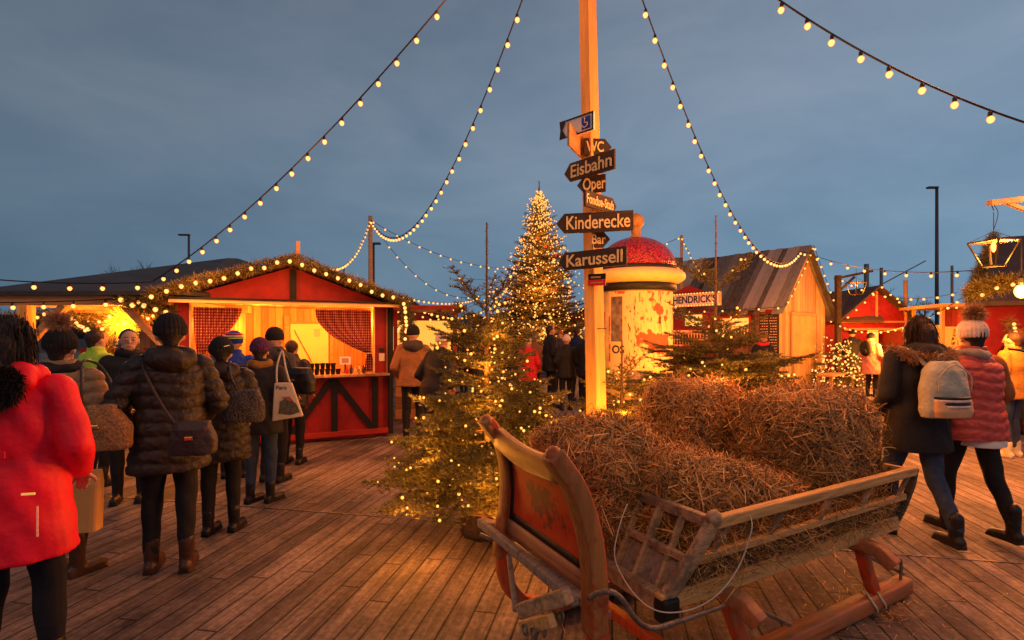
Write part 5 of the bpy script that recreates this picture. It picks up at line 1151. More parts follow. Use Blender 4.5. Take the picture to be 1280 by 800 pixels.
lamp(14.2, 14.9, 1.9, 40, .2, (1, .42, .06)); lamp(11.9, 16.4, 2.3, 40, .2, (1, .35, .05)); lamp(12.5, 18.2, 1.4, 20, .2, (1, .5, .08)); lamp(12.6, 13.6, 3.2, 30, .3, (1, .46, .08)); lamp(10.9, 16.6, 2.4, 14, .2, (1, .3, .05))
# near right stall, cut by the frame
nr_ = empty('near_stall', (8.9, 8.4, 0), 0, 'large red stall with a dark hipped roof and fir garland at the right edge', 'market stall'); NO = Vector((-8.9, -8.4, 0))
f0, f1, r0, r1_, k0, k1 = Vector((7.35, 8.25, 0)), Vector((11.4, 7.1, 0)), at(1243, 297, 9.6), Vector((12.0, 8.9, 3.5)), Vector((10.3, 11.0, 0)), Vector((13.8, 10.4, 0))
zv = Vector((0, 0, 2.1)); b = MB()
def wallseg(p, q, z0, z1): b.bar(p + Vector((0, 0, (z0 + z1) / 2)), q + Vector((0, 0, (z0 + z1) / 2)), .06, z1 - z0)
p0, p1 = f0 + NO, f1 + NO; pm = p0.lerp(p1, .22); pn = p0.lerp(p1, .62)
wallseg(p0, pm, 0, 2.1); wallseg(pm, pn, 0, 1.0); wallseg(pm, pn, 1.9, 2.1); wallseg(pn, p1, 0, 2.1); wallseg(p0, k0 + NO, 0, 2.1); wallseg(p1, k1 + NO, 0, 2.1); b.build('wall', 'stallred', nr_)
ev = [f0 + Vector((-.3, -.35, 2.08)), f1 + Vector((.2, -.4, 2.08)), k1 + Vector((.3, .3, 2.08)), k0 + Vector((-.3, .3, 2.08))]
b = MB(); vs_r = [v + NO for v in ev + [r0, r1_]]; b.add(vs_r + [v - Vector((0, 0, .07)) for v in vs_r[:4]], [(0, 1, 5, 4), (1, 2, 5), (2, 3, 4, 5), (3, 0, 4), (0, 6, 7, 1), (1, 7, 8, 2), (2, 8, 9, 3), (3, 9, 6, 0), (9, 8, 7, 6)]); b.build('roof', 'roofbrown', nr_)
b = MB(); b.bar(pm.lerp(pn, 0) + Vector((0, 1.3, 1.45)), pn + Vector((0, 1.3, 1.45)), .03, .9); b.build('glow_back', 'warmglow', nr_)  # glowing sheet standing in for warm light inside
b = MB(); b.bar(pm + Vector((0, -.06, 1.0)), pn + Vector((0, -.06, 1.0)), .3, .05); b.build('counter', 'pinebeam', nr_)
garland('dark fir garland on the left roof slope of the large right stall', [ev[0], ev[0].lerp(r0, .5) + Vector((0, 0, .03)), r0 + Vector((0, 0, .05))], .075, 3600, 11, 3, .8, .10, .012, far=True)
garland('lit fir branches hanging under the bright lamp of the right stall', [at(1212, 366, 7.6), at(1240, 356, 7.4), at(1290, 350, 7.1)], .10, 2600, 12, 4, .9, .12, .012)
garland('fairy lights on foliage beside the cream beanie, on the red stall wall', [at(1262, 400, 7.6), at(1268, 430, 7.6), at(1275, 460, 7.5)], .07, 900, 13, 14, .7, .06, .01, far=True)
bl = empty('stall_lamp', at(1277, 364, 6.2), 0, 'very bright bare bulb lamp under the right stall roof', 'lamp')
b = MB(); b.ball((0, 0, 0), (.07, .07, .085), 14, 10); b.build('bulb', bulb_mat('bright_bulb', (1, .6, .2), (1, .4, .05), 5), bl, True); b = MB(); b.lathe([(.03, .07), (.045, .1), (.04, .16), (.01, .18)], (0, 0, 0), 12); b.tube([(0, 0, .17), (0, .0, .6)], .008, 6); b.build('socket', 'black', bl)
p = at(1277, 364, 6.2); lamp(p.x - .12, p.y - .1, p.z - .14, 85, .07, (1, .45, .09)); lamp(p.x - .5, p.y + .3, p.z - .5, 25, .2, (1, .45, .09))
# hanging lantern on an arm
def lantern(name, label, top, wt, wb, hh, mat='lamp_metal'):
    r = empty(name, top, R(12), label, 'lantern'); b = MB(); t, q = wt / 2, wb / 2; co = [(1, 1), (1, -1), (-1, -1), (-1, 1)]; tk = wt * .03
    for i in range(4):
        a, c = co[i], co[(i + 1) % 4]
        b.bar((a[0] * t, a[1] * t, 0), (a[0] * q, a[1] * q, -hh), tk * 1.6, tk * 1.6, (0, 1, .01)); b.bar((a[0] * t, a[1] * t, 0), (c[0] * t, c[1] * t, 0), tk * 1.5, tk * 1.5); b.bar((a[0] * q, a[1] * q, -hh), (c[0] * q, c[1] * q, -hh), tk * 1.5, tk * 1.5)
        b.tube([(a[0] * t, a[1] * t, 0), (0, 0, hh * .42)], tk * .3, 5)
    b.box((0, 0, -hh), (wb, wb, .012)); b.build('frame', mat, r)
    b = MB(); b.box((0, 0, .004), (wt * .96, wt * .96, .006)); b.build('top_plate', 'gold', r)  # gold tone puts the bulb's light on the plate into its colour
    b = MB(); b.tube([(0, 0, hh * .42), (0, 0, hh * 1.2)], tk * .5, 6); b.build('chain', mat, r)
    b = MB(); b.tube([(0, 0, 0), (0, 0, hh * .1)], tk * 1.1, 8); b.tube([(0, 0, hh * .1), (0, 0, hh * .42)], tk * .4, 5); b.build('socket', 'black', r)
    b = MB(); b.lathe([(.01, 0), (wt * .07, -hh * .12), (wt * .085, -hh * .25), (wt * .05, -hh * .38), (.005, -hh * .42)], (0, 0, 0), 12); b.build('bulb', 'bulb', r, True)
    gm = bpy.data.materials.get('lantern_glass')
    if not gm:
        gm, nt, bs = new_mat('lantern_glass'); bs.inputs['Transmission Weight'].default_value = 1; bs.inputs['Roughness'].default_value = .08; bs.inputs['IOR'].default_value = 1.02; bs.inputs['Base Color'].default_value = (1, .8, .5, 1)
    return r
lt = at(1242, 302, 4.6); lantern('hanging_lantern', 'dark open metal lantern tapering downward hanging from a timber arm on the right', lt, .25, .11, .22)
lamp(lt.x, lt.y, lt.z - .10, 3, .03, (1, .6, .1))
ap = empty('lantern_bracket', (5.6, 4.9, 0), 0, 'timber bracket arm carrying the nearest hanging lantern', 'bracket post'); AO = Vector((5.6, 4.9, 0))
b = MB(); b.box((0, 0, 1.5), (.11, .11, 3.0)); b.build('post', 'greywood', ap); b = MB(); e0 = at(1236, 254, 4.6) - AO; b.bar(e0, Vector((0, 0, 2.95)), .045, .05); b.bar(e0.lerp(Vector((0, 0, 2.95)), .12) , Vector((0, 0, 2.5)), .03, .035); b.build('arm', 'greywood', ap, bevel=.004)
b = MB(); b.tube([lt - AO + Vector((0, 0, .28)), e0 + Vector((.02, 0, 0))], .004, 6); b.tube(smoothpts([lt - AO + Vector((0, 0, .1)), lt - AO + Vector((.04, 0, .25)), e0 + Vector((.05, 0, -.02))], 6), .003, 6); b.build('hanging_wire', 'black', ap)
lp = empty('lantern_post', (9.55 , 15.0, 0), 0, 'wooden lantern post beside the wooden hut carrying a smaller lantern', 'lantern post')
b = MB(); b.box((0, 0, 1.65), (.13, .13, 3.3)); b.build('post', 'bark', lp); b = MB(); b.bar((-.1, 0, 3.2), (.95, -.1, 3.42), .06, .07); b.bar((.0, 0, 2.8), (.45, -.05, 3.25), .05, .06); b.build('arm', 'bark', lp)
lt2 = Vector((10.05, 14.95, 3.08)); lantern('hanging_lantern', 'lit lantern hanging from the wooden post right of the hut', lt2, .38, .22, .34); lamp(lt2.x, lt2.y - .05, lt2.z - .15, 14, .05, (1, .45, .06))
# street lamps, masts
def street_lamp(label, u, vtop, Y, arm, w=.13, name='street_lamp', cat='street lamp'):
    p = at(u, vtop, Y); r = empty(name, (p.x, Y, 0), 0, label, cat, 'street lamps beyond the market' if cat == 'street lamp' else None)
    b = MB(); b.tube([(0, 0, 0), (0, 0, p.z)], [w * .5, w * .36], 10); b.build('pole', 'steel', r, True)
    if arm: b = MB(); b.box((arm * .5, 0, p.z + .02), (abs(arm) * 1.15, .22, .09)); b.build('lamp_head', 'steel', r, bevel=.02)
    return r
street_lamp('tall dark street lamp in the open sky on the right', 1171, 235, 26, -.45, .19); street_lamp('small street lamp above the left shelter roof', 236, 294, 30, -.55, .16); street_lamp('street lamp right behind the thin wooden mast', 467, 305, 24, .3, .14)
def mast(label, u, vt, Y, w, mat='pinebeam', cat='mast'):
    p = at(u, vt, Y); r = empty('mast', (p.x, Y, 0), 0, label, cat); b = MB(); b.tube([(0, 0, 0), (0, 0, p.z)], w / 2, 8); b.build('pole', mat, r, True); return r
mast('thin wooden mast holding bulb strings behind the red stall', 463, 270, 14.4, .12)
mr = mast('wooden mast with a dark box standing behind the wooden hut roof', 852, 294, 17, .10); b = MB(); b.box((-.18, -.06, 3.95), (.34, .2, .3)); b.build('speaker_box', 'steel', mr, bevel=.01)
mast('thin dark mast over the roof of the red stall', 430, 336, 26, .08, 'steel'); mast('grey chimney mast right of the tall street lamp', 1190, 332, 30, .14, 'greywood')
mast('wooden post above the canopy stall carrying a short beam', 1132, 350, 17.5, .12)
for i, (u, v) in enumerate(((521, 388), (530, 384), (545, 386), (572, 380), (566, 392), (558, 389))): mast('thin ship mast far off, ' + ['leftmost', 'second from the left', 'third from the left', 'tallest one beside the fir', 'short one next to the tallest', 'fourth from the left'][i], u, v, 70, .14, 'steel')
cr_ = empty('crane', (38, 55, 0), 0, 'distant building crane with a slanted jib behind the right stalls', 'crane'); b = MB(); c1_ = at(1090, 362, 55) - Vector((38, 55, 0)); c2_ = at(1157, 326, 55) - Vector((38, 55, 0)); b.sweep([c1_, c2_], (0, 0, 1), .05, .05); b.build('jib', 'haze', cr_)
b = MB(); t0 = at(1083, 330, 55) - Vector((38, 55, 0)); b.box((t0.x, 0, t0.z / 2), (.34, .34, t0.z)); b.build('tower', 'haze', cr_); b = MB(); b.box((t0.x + 1.6, 0, t0.z / 2 - .4), (.22, .22, t0.z)); b.build('tower', 'haze', cr_)
# far stalls between the red stall and the large tree
FS = 'distant market stalls across the square'
for i, (u, Y, w, rz, mt, gl, lb) in enumerate(((512, 19, 2.4, 10, 'stallred', 'yellowglow', 'distant red stall with a bright yellow window beside the black beanie'), (548, 27, 3.2, -5, 'stallred', 'shopglow', 'distant orange lit stall left of the small fir'),
        (590, 30, 3.6, 5, 'gableplank', 'shopglow', 'distant timber stall behind the small fir trunk'), (632, 28, 3.2, 0, 'stallred', 'warmglow', 'distant red stall left of the large tree foot'), (728, 25, 3.0, -4, 'stallred', 'yellowglow', 'distant red stall between the large tree and the signpost'))):
    stall('market_stall', lb, ((u - 640) * Y / 640, Y, 0), R(rz), w, 2.2, 2.0, 2.75, mt, 'roofdark', gl, group=FS)
garland('cluster of small lights on foliage on the stall right of the red stall', [at(498, 388, 10), at(512, 376, 10), at(512, 398, 10), at(498, 412, 10)], .10, 1400, 15, 34, .9, .08, .014, far=True)
# far wooded skyline
rn = np.random.default_rng(2)
def bare_tree(u, Y, hpx, seed, label, gr='bare trees on the skyline'):
    rg = random.Random(seed); r = empty('bare_tree', ((u - 640) * Y / 640, Y, 0), 0, label, 'tree', gr); hgt = H + hpx * Y / 640; t = MB(); c = MB()
    def grow(p, d, l, w, dep):
        e = p + d * l; (t if dep < 2 else c).tube([p, e], [w, w * .65], 4 if dep > 1 else 6, False)
        if dep < 5:
            for k in range(3 if dep < 4 else 2):
                nd = (d + Vector((rg.uniform(-.7, .7), rg.uniform(-.7, .7), rg.uniform(-.1, .45)))).normalized(); grow(e.lerp(p, rg.uniform(0, .3)), nd, l * rg.uniform(.62, .85), w * .6, dep + 1)
    grow(Vector((0, 0, 0)), Vector((0, 0, 1)), hgt * .34, hgt * .02, 0); t.build('trunk', 'steel', r); c.build('crown', 'steel', r)
for i, (u, Y, hp) in enumerate(((742, 60, 42), (752, 48, 50), (762, 66, 38), (728, 55, 28), (1118, 60, 62), (1135, 66, 55), (1098, 62, 50), (168, 70, 92), (536, 80, 28), (556, 85, 32), (590, 82, 26), (1155, 75, 48))):
    bare_tree(u, Y, hp, i, ['bare tree just left of the signpost foot', 'tallest bare tree between the signpost and column', 'bare tree touching the column edge', 'low bare tree right of the large lit tree', 'round bare tree over the red gabled stall', 'bare tree right of the gabled stall', 'bare tree left of the crane jib', 'thin bare twigs above the shelter roof', 'small bare tree above the far orange stall', 'bare tree among the ship masts', 'low bare tree behind the fir leader', 'bare tree left of the tall street lamp'][i])
g = MB(); n = 120; xs = np.linspace(-500, 500, n); hs = 5 + 3 * rn.random(n) + 3 * np.sin(xs * .03); vs = [(x, 190 + 8 * math.sin(x), 0) for x in xs] + [(x, 190 + 8 * math.sin(x), h_) for x, h_ in zip(xs, hs)]
g.add(vs, [(i, i + 1, n + i + 1, n + i) for i in range(n - 1)]); tag(g.build('far_hills', rough_mat('wooded_skyline', (.02, .026, .03), .95, .3, .5, 0)), kind='structure')

# ================================================================== SLEIGH
SA = R(29); sd_ = Vector((math.cos(SA), math.sin(SA), 0)); S0 = Vector((1.60, 2.67, 0)) - sd_ * 1.6
sl = empty('sleigh', S0, SA, 'old wooden horse sleigh with a red painted dashboard and slatted tray full of straw', 'sleigh')
SLM = Matrix.Translation(S0) @ Matrix.Rotation(SA, 4, 'Z')
def pa(u, v, b_):
    """sleigh coordinates of a photo point lying in the lengthwise plane at lateral offset b_"""
    k = (u - 640) / 640; d0, d1 = sd_.x, sd_.y; p0, p1 = -d1, d0
    a = (k * (S0.y + b_ * p1) - S0.x - b_ * p0) / (d0 - k * d1); Y = S0.y + a * d1 + b_ * p1
    return Vector((a, b_, H - (v - 418) * Y / 640))
prof = [(.03, 1.115), (.075, 1.055), (.13, .98), (.175, .86), (.195, .74), (.2, .62), (.195, .50), (.19, .38), (.205, .27), (.25, .18), (.33, .105), (.45, .065), (.62, .05)]
BN, BF = .06, .86
def skw(y, z):
    return (-.045 + .11 * (y - BN) / (BF - BN)) * min(1, max(0, (z - .45) / .5))
for bb, l in ((BN, 'near runner ending in the tall curved dashboard side'), (BF, 'far runner curving up to the dashboard')):
    pts = [Vector((a + skw(bb, z), bb, z)) for a, z in prof]; n_ = len(pts)
    b = MB(); b.sweep(smoothpts(pts, 4), (0, 1, 0), .034, .036 if bb == BF else .040); o = b.build('dash_stile', 'sleighred', sl, True, bevel=.012)
    b = MB(); yy = bb - .06 if bb == BN else bb
    b.sweep([Vector((.50, bb - .01, .058)), Vector((.9, yy, .052)), Vector((2.42, yy, .055)), Vector((2.5, yy, .062))], (0, 0, 1), .044, .044); b.build('runner', 'runner', sl, True, bevel=.012)
# worn oak facing on the stiles
for bb in (BN, BF):
    b = MB(); pts = smoothpts([Vector((a - (.012 if bb == BN else .030) + skw(bb, z), bb, z + .004)) for a, z in prof[:8]], 4); b.sweep(pts, (0, 1, 0), .036 if bb == BN else .016, .043 if bb == BN else .038); b.build('oak_facing', 'stile', sl, True, bevel=.006)
    b = MB(); b.ball((.03 + skw(bb, 1.1), bb, 1.112), (.034, .042, .036), 12, 8); b.build('stile_end', 'stile', sl, True)
ys = [BF - .03 - (BF - BN - .06) * i / 10 for i in range(11)]
b = MB(); b.sweep([Vector((.085 + skw(y, 1.03), y, 1.035 - .03 * math.sin(PI * i / 10))) for i, y in enumerate(ys)], (0, 0, 1), .024, .05); b.build('crest_rail', 'dashwood', sl, True, bevel=.010)
def skw(y, z):
    return (-.045 + .11 * (y - BN) / (BF - BN)) * min(1, max(0, (z - .45) / .5))
def pf(z):
    for (a0, z0), (a1, z1) in zip(prof, prof[1:]):
        if z1 <= z <= z0: return a0 + (a1 - a0) * (z0 - z) / (z0 - z1)
    return .2
def dash_sheet(name, z0, z1, y0, y1, off, mat, th=.016, n=10, bev=0):
    vs, fs = [], []; ny = 8
    for dx in (0, th):
        for j in range(n + 1):
            z = z0 + (z1 - z0) * j / n
            for i in range(ny + 1): y = y0 + (y1 - y0) * i / ny; vs.append((pf(z) + skw(y, z) + off + dx, y, z))
    k = (n + 1) * (ny + 1)
    for j in range(n):
        for i in range(ny):
            a = j * (ny + 1) + i; fs += [(a, a + 1, a + ny + 2, a + ny + 1), (a + k, a + k + ny + 1, a + k + ny + 2, a + k + 1)]
    for j in range(n): a = j * (ny + 1); fs += [(a, a + ny + 1, a + ny + 1 + k, a + k)]; a += ny; fs += [(a, a + k, a + k + ny + 1, a + ny + 1)]
    for i in range(ny): fs += [(i, i + k, i + 1 + k, i + 1)]; a = n * (ny + 1) + i; fs += [(a, a + 1, a + 1 + k, a + k)]
    b = MB(); b.add(vs, fs); return b.build(name, mat, sl, True, bevel=bev)
m, nt, b = new_mat('painted_dash'); tc = N(nt, 'ShaderNodeTexCoord')
n1 = N(nt, 'ShaderNodeTexNoise', Scale=7.0, Detail=8.0, Roughness=.7); L(nt, tc.outputs['Object'], n1.inputs['Vector'])
n2 = N(nt, 'ShaderNodeTexNoise', Scale=14.0, Detail=8.0, Roughness=.7); L(nt, tc.outputs['Object'], n2.inputs['Vector'])
red_ = ramp(nt, n1.outputs['Fac'], [(.3, (.38, .022, .006)), (.5, (.56, .042, .008)), (.64, (.60, .06, .012)), (.74, (.5, .13, .04))])
mp = N(nt, 'ShaderNodeMapping'); mp.inputs['Location'].default_value = (-.2, -.47, -.80); mp.vector_type = 'POINT'; L(nt, tc.outputs['Object'], mp.inputs[0])
m3 = N(nt, 'ShaderNodeMapping'); m3.inputs['Scale'].default_value = (0, 6.0, 9.5); L(nt, mp.outputs[0], m3.inputs[0])
lnv = N(nt, 'ShaderNodeVectorMath', operation='LENGTH'); L(nt, m3.outputs[0], lnv.inputs[0])
mk = N(nt, 'ShaderNodeMath', operation='MULTIPLY_ADD'); L(nt, lnv.outputs['Value'], mk.inputs[0]); mk.inputs[1].default_value = .16; L(nt, n2.outputs['Fac'], mk.inputs[2])
mr_ = ramp(nt, mk.outputs[0], [(.57, (.8, .8, .8)), (.63, (0, 0, 0))])
mxx = N(nt, 'ShaderNodeMix', data_type='RGBA'); L(nt, mr_, mxx.inputs['Factor']); L(nt, red_, mxx.inputs['A']); mxx.inputs['B'].default_value = (.10, .045, .02, 1)
L(nt, mxx.outputs['Result'], b.inputs['Base Color']); b.inputs['Roughness'].default_value = .62; b.inputs['Specular IOR Level'].default_value = .25
bp = N(nt, 'ShaderNodeBump', Strength=.25, Distance=.01); L(nt, n1.outputs['Fac'], bp.inputs['Height']); L(nt, bp.outputs[0], b.inputs['Normal'])
dash_sheet('dash_panel', .52, 1.0, BN + .035, BF - .035, -.006, m)
dash_sheet('lower_rail', .52, .60, BN + .037, BF - .037, -.020, 'railwood', .012, 3)
for z0, z1, y0, y1 in ((.602, .635, BN + .037, BF - .037), (.945, .980, BN + .037, BF - .037)): dash_sheet('black_border', z0, z1, y0, y1, -.0095, 'black', .003, 2)
for y0, y1 in ((BN + .037, BN + .047), (BF - .072, BF - .037)): dash_sheet('black_border', .636, .944, y0, y1, -.0095, 'black', .003, 8)
def sbar(nm, p0, p1, w, h, mat='oldwood', bev=.005, up=None, par=None):
    b = MB(); p0, p1 = Vector(p0), Vector(p1); d = (p1 - p0).normalized(); u = up or ((0, 0, 1) if abs(d.z) < .8 else (0, 1, 0)); b.sweep([p0, p0.lerp(p1, .33), p0.lerp(p1, .66), p1], u, w / 2, h / 2); return b.build(nm, mat, par or sl, bevel=bev)
# cross members and legs under the tray
for a in (.86, 1.98):
    b = MB(); b.sweep([Vector((a + .02, -.17, .34)), Vector((a + .01, -.10, .395)), Vector((a, .0, .41)), Vector((a, .86, .41)), Vector((a + .01, .97, .395)), Vector((a + .02, 1.03, .34))], (0, 0, 1), .036, .034); b.build('bolster', 'runner', sl, True, bevel=.008)
    for y in (-.0, .86): b = MB(); b.sweep([Vector((a + .16, y, .095)), Vector((a + .10, y, .2)), Vector((a + .02, y, .385))], (0, 1, 0), .031, .028); b.build('leg', 'sleighred', sl, True, bevel=.008)
    sbar('brace', (a + .02, .2, .38), (a + .5, .0, .12), .02, .02, 'iron')
sbar('cross_beam', (.62, .06, .16), (.62, .86, .16), .05, .05, 'sleighred'); sbar('cross_beam', (.24, .06, .43), (.24, .86, .43), .05, .04, 'greywood')
# tray: side frames flare outward, the front end leans back
TF, TR = .50, 2.36      # front and rear at the bottom
def side_frame(bb, bt, lab):
    q = lambda a, t: Vector((a, bb + (bt - bb) * t, .45 + .33 * t))
    fo, ro = .19, .03
    sbar('bottom_rail', q(TF - .04, .02), q(TR + .02, .02), .045, .075, 'oak'); sbar('middle_rail', q(TF + fo * .5, .52), q(TR + ro * .5, .52), .03, .034, 'oak'); sbar('top_rail', q(TF + fo, 1), q(TR + ro, 1), .042, .05, 'oak', .007)
    b = MB(); b.sweep([q(TF - .02, -.02), q(TF + .03, .2), q(TF + fo * .62, .6), q(TF + fo + .0, 1.04)], (0, 1, 0), .028, .022); b.build('corner_post', 'oldwood', sl, True, bevel=.006)
    b = MB(); b.sweep([q(TR + .0, -.04), q(TR + .045, .3), q(TR + .06, .7), q(TR + ro, 1.03)], (0, 1, 0), .02, .018); b.build('corner_post', 'darkslat', sl, True, bevel=.004)
    n = 13
    for i in range(n):
        a = TF + .1 + (TR - TF - .15) * i / (n - 1); dx = fo * (1 - i / n) * .5
        sbar('slat', q(a, .06) + Vector((0, (.012 if bt < bb else -.012), 0)), q(a + dx * .55, .5) + Vector((0, (.012 if bt < bb else -.012), 0)), .105, .012, 'darkslat', .002, (0, 1, 0))
    for i in range(5):
        a = TF + .22 + (TR - TF - .3) * i / 4; sbar('spindle', q(a, .5), q(a + .07, .98), .024, .02, 'oldwood', .004, (0, 1, 0))
side_frame(.0, -.09, 'near'); side_frame(.80, .89, 'far')
b = MB(); b.ball((TF + .185, -.095, .80), (.036, .034, .036), 12, 8); b.build('corner_knob', 'oldwood', sl, True); b = MB(); b.ball((TF + .185, .895, .80), (.036, .034, .036), 12, 8); b.build('corner_knob', 'oldwood', sl, True)
sbar('front_top_rail', (TF + .19, -.08, .775), (TF + .19, .88, .775), .036, .05, 'oldwood'); sbar('front_middle_rail', (TF + .10, -.04, .62), (TF + .10, .84, .62), .028, .034, 'oldwood'); sbar('front_bottom_rail', (TF + .0, -.01, .445), (TF + .0, .81, .445), .05, .075, 'oldwood')
for i in range(6): y = .07 + .66 * i / 5; sbar('spindle', (TF + .02, y, .46), (TF + .18, y, .76), .05 if i % 2 else .034, .018, 'oldwood', .004, (0, 1, 0))
b = MB(); b.box((TF - .0, -.01, .43), (.09, .07, .10)); b.build('corner_block', 'black', sl, bevel=.012)
b = MB(); b.poly([(TF + .03, .02, .46), (TR, .02, .46), (TR, .78, .46), (TF + .03, .78, .46)], -.02, (0, 0, 1)); b.build('tray_floor', 'darkslat', sl)
b = MB(); b.poly([(TF + .035, .03, .47), (TF + .035, .77, .47), (TF + .12, .79, .61), (TF + .12, .01, .61)], .012, (1, 0, 0)); b.build('front_board', 'greywood', sl)
sbar('rear_top_rail', (TR + .03, -.08, .765), (TR + .03, .88, .765), .036, .045, 'oak'); b = MB(); b.box((TR + .01, .40, .58), (.02, .80, .24)); b.build('rear_board', 'darkslat', sl)
# iron work at the front
b = MB(); b.tube(smoothpts([pa(735, 748, -.03), pa(748, 741, -.06), pa(765, 740, -.1), pa(778, 750, -.12), pa(790, 768, -.13), pa(803, 781, -.13), pa(820, 785, -.13), pa(850, 776, -.12), pa(905, 757, -.09)], 5), .0105, 8); b.build('draw_iron', 'iron', sl, True)
wt = MB(); wt.sweep([pa(600, 652, .98), pa(640, 665, .85)], (0, 0, 1), .03, .022); wt.build('swingletree', 'oldwood', sl, bevel=.005)
sbar('shaft', pa(612, 650, .95) + Vector((-.06, 0, 0)), pa(738, 745, .0) + Vector((-.07, 0, 0)), .034, .045, 'greywood', .008); sbar('shaft', pa(655, 690, .75) + Vector((-.09, 0, 0)), pa(682, 752, .45) + Vector((-.16, 0, 0)), .026, .03, 'greywood', .008)
sbar('swingletree', pa(676, 756, .28) + Vector((-.10, 0, 0)), pa(732, 738, .0) + Vector((-.08, 0, 0)), .045, .06, 'oldwood', .008); sbar('swingletree_block', pa(684, 774, .22) + Vector((-.12, 0, 0)), pa(724, 765, .04) + Vector((-.12, 0, 0)), .03, .05, 'oak', .006)
b = MB(); b.tube(smoothpts([pa(600, 668, .98), pa(618, 676, .92), pa(645, 682, .85), pa(668, 694, .75), pa(690, 712, .6)], 5), .012, 8); b.build('draw_iron', 'iron', sl, True)
for u, v in ((690, 776), (700, 780), (712, 778), (733, 760)):
    c_ = pa(u, v, .08) + Vector((-.12, 0, 0)); b = MB(); b.tube([c_ + Vector((0, .016 * math.cos(k * PI / 5), .02 * math.sin(k * PI / 5))) for k in range(11)], .005, 6, False); b.build('chain_link', 'iron', sl, True)
b = MB(); hk = [(2.44, .0, .10), (2.45, .0, .17), (2.44, .0, .215), (2.41, .0, .225), (2.385, .0, .20)]; b.tube(smoothpts(hk, 5), .009, 8); b.build('hook', 'iron', sl, True)
for a in (2.05, 2.14):
    b = MB(); b.tube([(a + .03 * math.sin(k), .0 + .062 * math.cos(k * PI / 6), .055 + .062 * math.sin(k * PI / 6)) for k in range(13)], .006, 6); b.build('rope_tie', 'canvas', sl, True)
sbar('foot_board', (.80, -.16, .045), (.80, .05, .07), .10, .03, 'oak')
tw = empty('twine', SLM @ Vector((.8, -.15, .7)), 0, 'thin pale twine hanging in a loop over the near side of the sleigh tray', 'twine')
TI = Matrix.Translation(-(SLM @ Vector((.8, -.15, .7))))
b = MB(); b.tube([TI @ (SLM @ p) for p in smoothpts([pa(936, 640, -.10), pa(940, 655, -.13), pa(937, 672, -.14), pa(925, 705, -.13), pa(905, 735, -.12), pa(880, 755, -.11), pa(850, 765, -.1), pa(820, 763, -.05), pa(795, 745, .05), pa(775, 715, .15), pa(768, 690, .2), pa(775, 655, .25), pa(784, 630, .28)], 6)], .0028, 6); b.build('cord', 'canvas', tw, True)

# ================================================================== STRAW BALES
def bale(label, c, dims, rz, tilt, seed, nst=11000, nx=.12, lump=.06):
    """c in sleigh coordinates; rounded lumpy block covered with single straws"""
    loc = SLM @ Vector(c); root = empty('straw_bale', loc, SA + R(rz), label, 'straw bale'); rn = np.random.default_rng(seed)
    m = MB(); n = 14; a, b_, c_ = dims; T = Matrix.Rotation(R(tilt), 3, 'Y')
    core = MB(); core.ball((0, 0, 0), 1, 40, 24); V = np.array(core.v)
    def shape(D):
        """superellipsoid surface for directions D"""
        k = 4.6; D = D / np.linalg.norm(D, axis=1)[:, None]
        s = (np.abs(D[:, 0]) ** k + np.abs(D[:, 1]) ** k + np.abs(D[:, 2]) ** k) ** (-1 / k)
        w = 1 + lump * np.sin(D[:, 0] * 5 + seed) * np.cos(D[:, 1] * 4.3 + seed * 2) + lump * .7 * np.sin(D[:, 2] * 7 + D[:, 0] * 3 + seed)
        return D * (s * w)[:, None] * np.array([a, b_, c_]) / 2
    P = shape(V); M3 = np.array(T)
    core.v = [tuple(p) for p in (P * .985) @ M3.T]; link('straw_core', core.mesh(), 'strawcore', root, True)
    D = rn.normal(0, 1, (nst, 3)) * np.array([1, 1, 1]); p = shape(D) * (1 + rn.normal(0, .012, (nst, 1))); e = 1e-2
    nrm = D / np.linalg.norm(D, axis=1)[:, None]; nrm = np.sign(nrm) * np.abs(nrm) ** 2 + nrm * .25; nrm /= np.linalg.norm(nrm, axis=1)[:, None]
    t = np.cross(nrm, rn.normal(0, 1, (nst, 3))); t /= np.linalg.norm(t, axis=1)[:, None]
    hang = np.array([0, 0, -1.0]); sidef = (1 - np.abs(nrm[:, 2:3])) ; t = t + hang * sidef * .55 + nrm * rn.normal(.12, .28, (nst, 1)); t /= np.linalg.norm(t, axis=1)[:, None]
    ln = rn.gamma(3.0, .026, (nst, 1)) + .03; w = rn.uniform(.0009, .0030, (nst, 1)); s = np.cross(t, nrm + rn.normal(0, .5, (nst, 3))); s /= np.linalg.norm(s, axis=1)[:, None]
    out = .008 * nrm; bend = rn.normal(0, .18, (nst, 1)) * ln; p0 = p - t * ln * .5 + out; p1 = p + nrm * bend + out * 1.5; p2 = p + t * ln * .5 + out + hang * ln * .12
    q1 = np.stack([p0 - s * w, p0 + s * w, p1 + s * w, p1 - s * w], 1); q2 = np.stack([p1 - s * w, p1 + s * w, p2 + s * w * .6, p2 - s * w * .6], 1)
    A = np.concatenate([q1, q2]).reshape(-1, 3) @ M3.T; A = A.reshape(-1, 4, 3)
    tri_mesh('straw', A, 'straw', root, 4); return root
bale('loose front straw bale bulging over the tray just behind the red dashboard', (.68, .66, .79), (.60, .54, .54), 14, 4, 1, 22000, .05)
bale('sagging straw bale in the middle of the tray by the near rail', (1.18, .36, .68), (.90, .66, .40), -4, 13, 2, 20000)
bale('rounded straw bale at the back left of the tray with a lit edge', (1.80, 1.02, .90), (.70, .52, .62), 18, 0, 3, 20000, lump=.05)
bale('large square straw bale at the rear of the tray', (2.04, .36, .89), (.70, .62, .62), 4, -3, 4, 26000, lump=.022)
lo = empty('loose_straw', SLM @ Vector((1.4, .4, .5)), SA, 'loose straw poking through the tray slats', 'straw'); tag(lo, kind='stuff'); rn = np.random.default_rng(5); n = 7000
